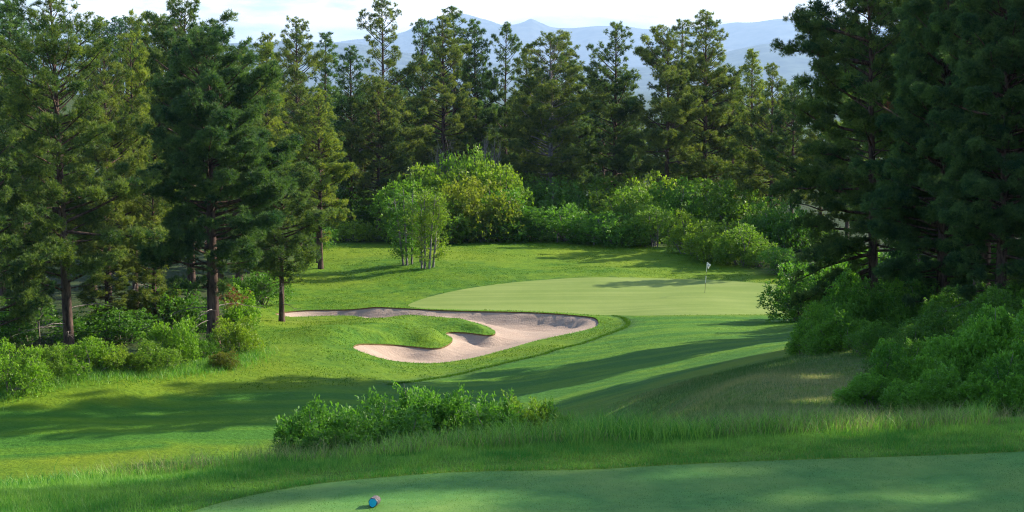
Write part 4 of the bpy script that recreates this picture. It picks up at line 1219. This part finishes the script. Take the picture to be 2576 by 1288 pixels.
sel = np.random.default_rng(61).integers(0, len(mow_line) - 1, 9000)
pb = mow_line[sel] + np.random.default_rng(62).random((9000, 1)) * (mow_line[sel + 1] - mow_line[sel]) + np.random.default_rng(63).normal(0, 0.10, (9000, 2))
blades('mow_line_grass', pb[:, 0], pb[:, 1], r_.uniform(0.05, 0.12, 9000), r_.uniform(0.02, 0.04, 9000), M_TURFTUFT, 64, 0.4, r_.uniform(0, 0.35, 9000))
x, y = scatter(150000, -26, 20, 84, 160, lambda x, y: ~inside(x, y, bunker) & ~inside(x, y, green) & ~inside(x, y, fairway) & ~inside(x, y, fl) & (vnoise(x, y, 3.0, 51) + vnoise(x, y, 0.8, 52) > -0.05), 20)
n = len(x)
blades('rough_tufts', x, y, r_.uniform(0.04, 0.11, n), r_.uniform(0.03, 0.06, n), M_TURFTUFT, 21, 0.7, np.clip(0.45 + vnoise(x, y, 1.6, 53) * 0.8 + r_.normal(0, 0.2, n), 0, 1))

# ------------------------------------------------------------------ flagstick
M_WHITE = plain_mat('white_paint', (0.80, 0.80, 0.78), 0.4, 0.4, 0.04)
M_DARKPOLE = plain_mat('dark_pole', (0.10, 0.10, 0.06), 0.5, 0.3, 0.1)
M_CLOTH = plain_mat('flag_cloth', (0.80, 0.79, 0.78), 0.8, 0.1, 0.06, 12)
M_EMBLEM = plain_mat('flag_emblem', (0.45, 0.16, 0.18), 0.8, 0.1, 0.1)
fx, fy = hit(1773, 736, 115, 140)
fz = gz(fx, fy)
flag = empty('flagstick', (fx, fy, fz))
flag.rotation_euler = (0, R(3.6), 0)
tag(flag, 'white golf flag on a thin pole leaning slightly right on the putting green', 'golf flag')
zs = np.array([-0.1, 0.72]); mesh_np('pole', *tube(np.column_stack([zs * 0, zs * 0, zs]), [0.016, 0.016], 8), M_DARKPOLE, flag, smooth=True)
zs = np.array([0.72, 1.20]); mesh_np('pole_band', *tube(np.column_stack([zs * 0, zs * 0, zs]), [0.020, 0.020], 8), M_WHITE, flag, smooth=True)
zs = np.array([1.20, 1.52]); mesh_np('pole_band', *tube(np.column_stack([zs * 0, zs * 0, zs]), [0.014, 0.014], 8), M_DARKPOLE, flag, smooth=True)
zs = np.array([1.52, 2.20]); mesh_np('pole_band', *tube(np.column_stack([zs * 0, zs * 0, zs]), [0.016, 0.016], 8), M_WHITE, flag, smooth=True)
u, v = np.meshgrid(np.linspace(0, 1, 15), np.linspace(0, 1, 15))
fold = np.sin(u * 11 + v * 4) * 0.045 * (0.3 + u)
Xf = 0.02 + 0.24 * u * (0.75 + 0.25 * np.cos(v * 3)) + 0.02 * np.sin(v * 9)
Zf = 2.18 - 0.34 * v - 0.16 * u ** 1.3 + 0.03 * np.sin(u * 9)
Vf = np.stack([Xf, fold, Zf], -1).reshape(-1, 3)
a = (np.arange(14)[:, None] * 15 + np.arange(14)[None]).ravel()
cloth = mesh_np('flag', Vf, np.stack([a, a + 1, a + 16, a + 15], -1), M_CLOTH, flag, smooth=True)
so = cloth.modifiers.new('thick', 'SOLIDIFY'); so.thickness = 0.004
ci = 7 * 15 + 6
ec = Vf[ci]
ang = np.linspace(0, 2 * math.pi, 12, endpoint=False)
Ve = np.concatenate([[ec + [0, -0.055, 0]], np.column_stack([ec[0] + 0.03 * np.cos(ang), np.full(12, ec[1] - 0.052), ec[2] + 0.03 * np.sin(ang)])])
mesh_np('flag_mark', Ve, np.array([[0, 1 + k, 1 + (k + 1) % 12] for k in range(12)]), M_EMBLEM, cloth)

# ------------------------------------------------------------------ tee marker
M_LOG = bark_mat('marker_bark', (0.05, 0.04, 0.045), (0.26, 0.22, 0.23), 45, 1.0)
M_RIM = plain_mat('dark_blue_rim', (0.004, 0.045, 0.085), 0.5, 0.3, 0.3, 40)
M_BLUE = plain_mat('blue_paint', (0.0, 0.40, 0.66), 0.4, 0.4, 0.08, 25)
mx, my = hit(938, 1277, 14, 17)
mk = empty('tee_marker', (mx, my, gz(mx, my)))
tag(mk, 'small sawn log lying on the tee with its cut end painted bright blue', 'tee marker')
NS = 28
ang = np.linspace(0, 2 * math.pi, NS, endpoint=False)
rr = 0.037 * (1 + 0.05 * np.sin(3 * ang + 0.5) + 0.03 * np.sin(7 * ang))
ring = np.column_stack([rr * np.cos(ang), np.zeros(NS), rr * 1.08 * np.sin(ang)])


def rings(spec, cap=False):
    Vs = [ring * np.array([s, 1, s]) + np.array([0, yy, 0.037]) for yy, s in spec]
    if cap: Vs.append(np.array([[0, spec[-1][0], 0.037]]))
    V = np.concatenate(Vs)
    Fq = []
    for r0 in range(len(spec) - 1):
        for k in range(NS):
            Fq.append((r0 * NS + k, r0 * NS + (k + 1) % NS, (r0 + 1) * NS + (k + 1) % NS, (r0 + 1) * NS + k))
    return V, np.array(Fq)


bodyV, bodyF = rings([(0.0, 1.0), (0.045, 1.04), (0.09, 0.98), (0.15, 1.02), (0.152, 0.3), (0.152, 0.02)])
body = mesh_np('log_body', bodyV, bodyF, M_LOG, mk, smooth=True)
rimV, rimF = rings([(0.0, 1.0), (-0.006, 0.97), (-0.010, 0.83)])
mesh_np('painted_rim', rimV, rimF, M_RIM, mk, smooth=True)
V = np.concatenate([[[0, -0.012, 0.037]], ring * 0.83 + np.array([0, -0.010, 0.037])])
mesh_np('painted_end', V, np.array([[0, 1 + k, 1 + (k + 1) % NS] for k in range(NS)]), M_BLUE, mk)
mk.rotation_euler = (R(-5), 0, R(-6))
mk.scale = (1.05, 1.05, 1.05)
mk.location.z += 0.004

# ------------------------------------------------------------------ air
hz = bpy.data.meshes.new('haze')
x0, x1, y0, y1, z0, z1 = -30000, 30000, -400, 44000, -140, 1150
hv = [(x0, y0, z0), (x1, y0, z0), (x1, y1, z0), (x0, y1, z0), (x0, y0, z1), (x1, y0, z1), (x1, y1, z1), (x0, y1, z1)]
hz.from_pydata(hv, [], [(3, 2, 1, 0), (4, 5, 6, 7), (0, 1, 5, 4), (1, 2, 6, 5), (2, 3, 7, 6), (3, 0, 4, 7)])
m, t, out = new_mat('haze_air')
pv = t.nodes.new('ShaderNodeVolumePrincipled')
pv.inputs['Color'].default_value = (0.47, 0.68, 1.0, 1)
pv.inputs['Density'].default_value = 5.2e-5
pv.inputs['Anisotropy'].default_value = 0.2
t.links.new(pv.outputs[0], out.inputs['Volume'])
hz.materials.append(m)
hz_o = bpy.data.objects.new('haze', hz)
C.objects.link(hz_o)
tag(hz_o, kind='stuff')
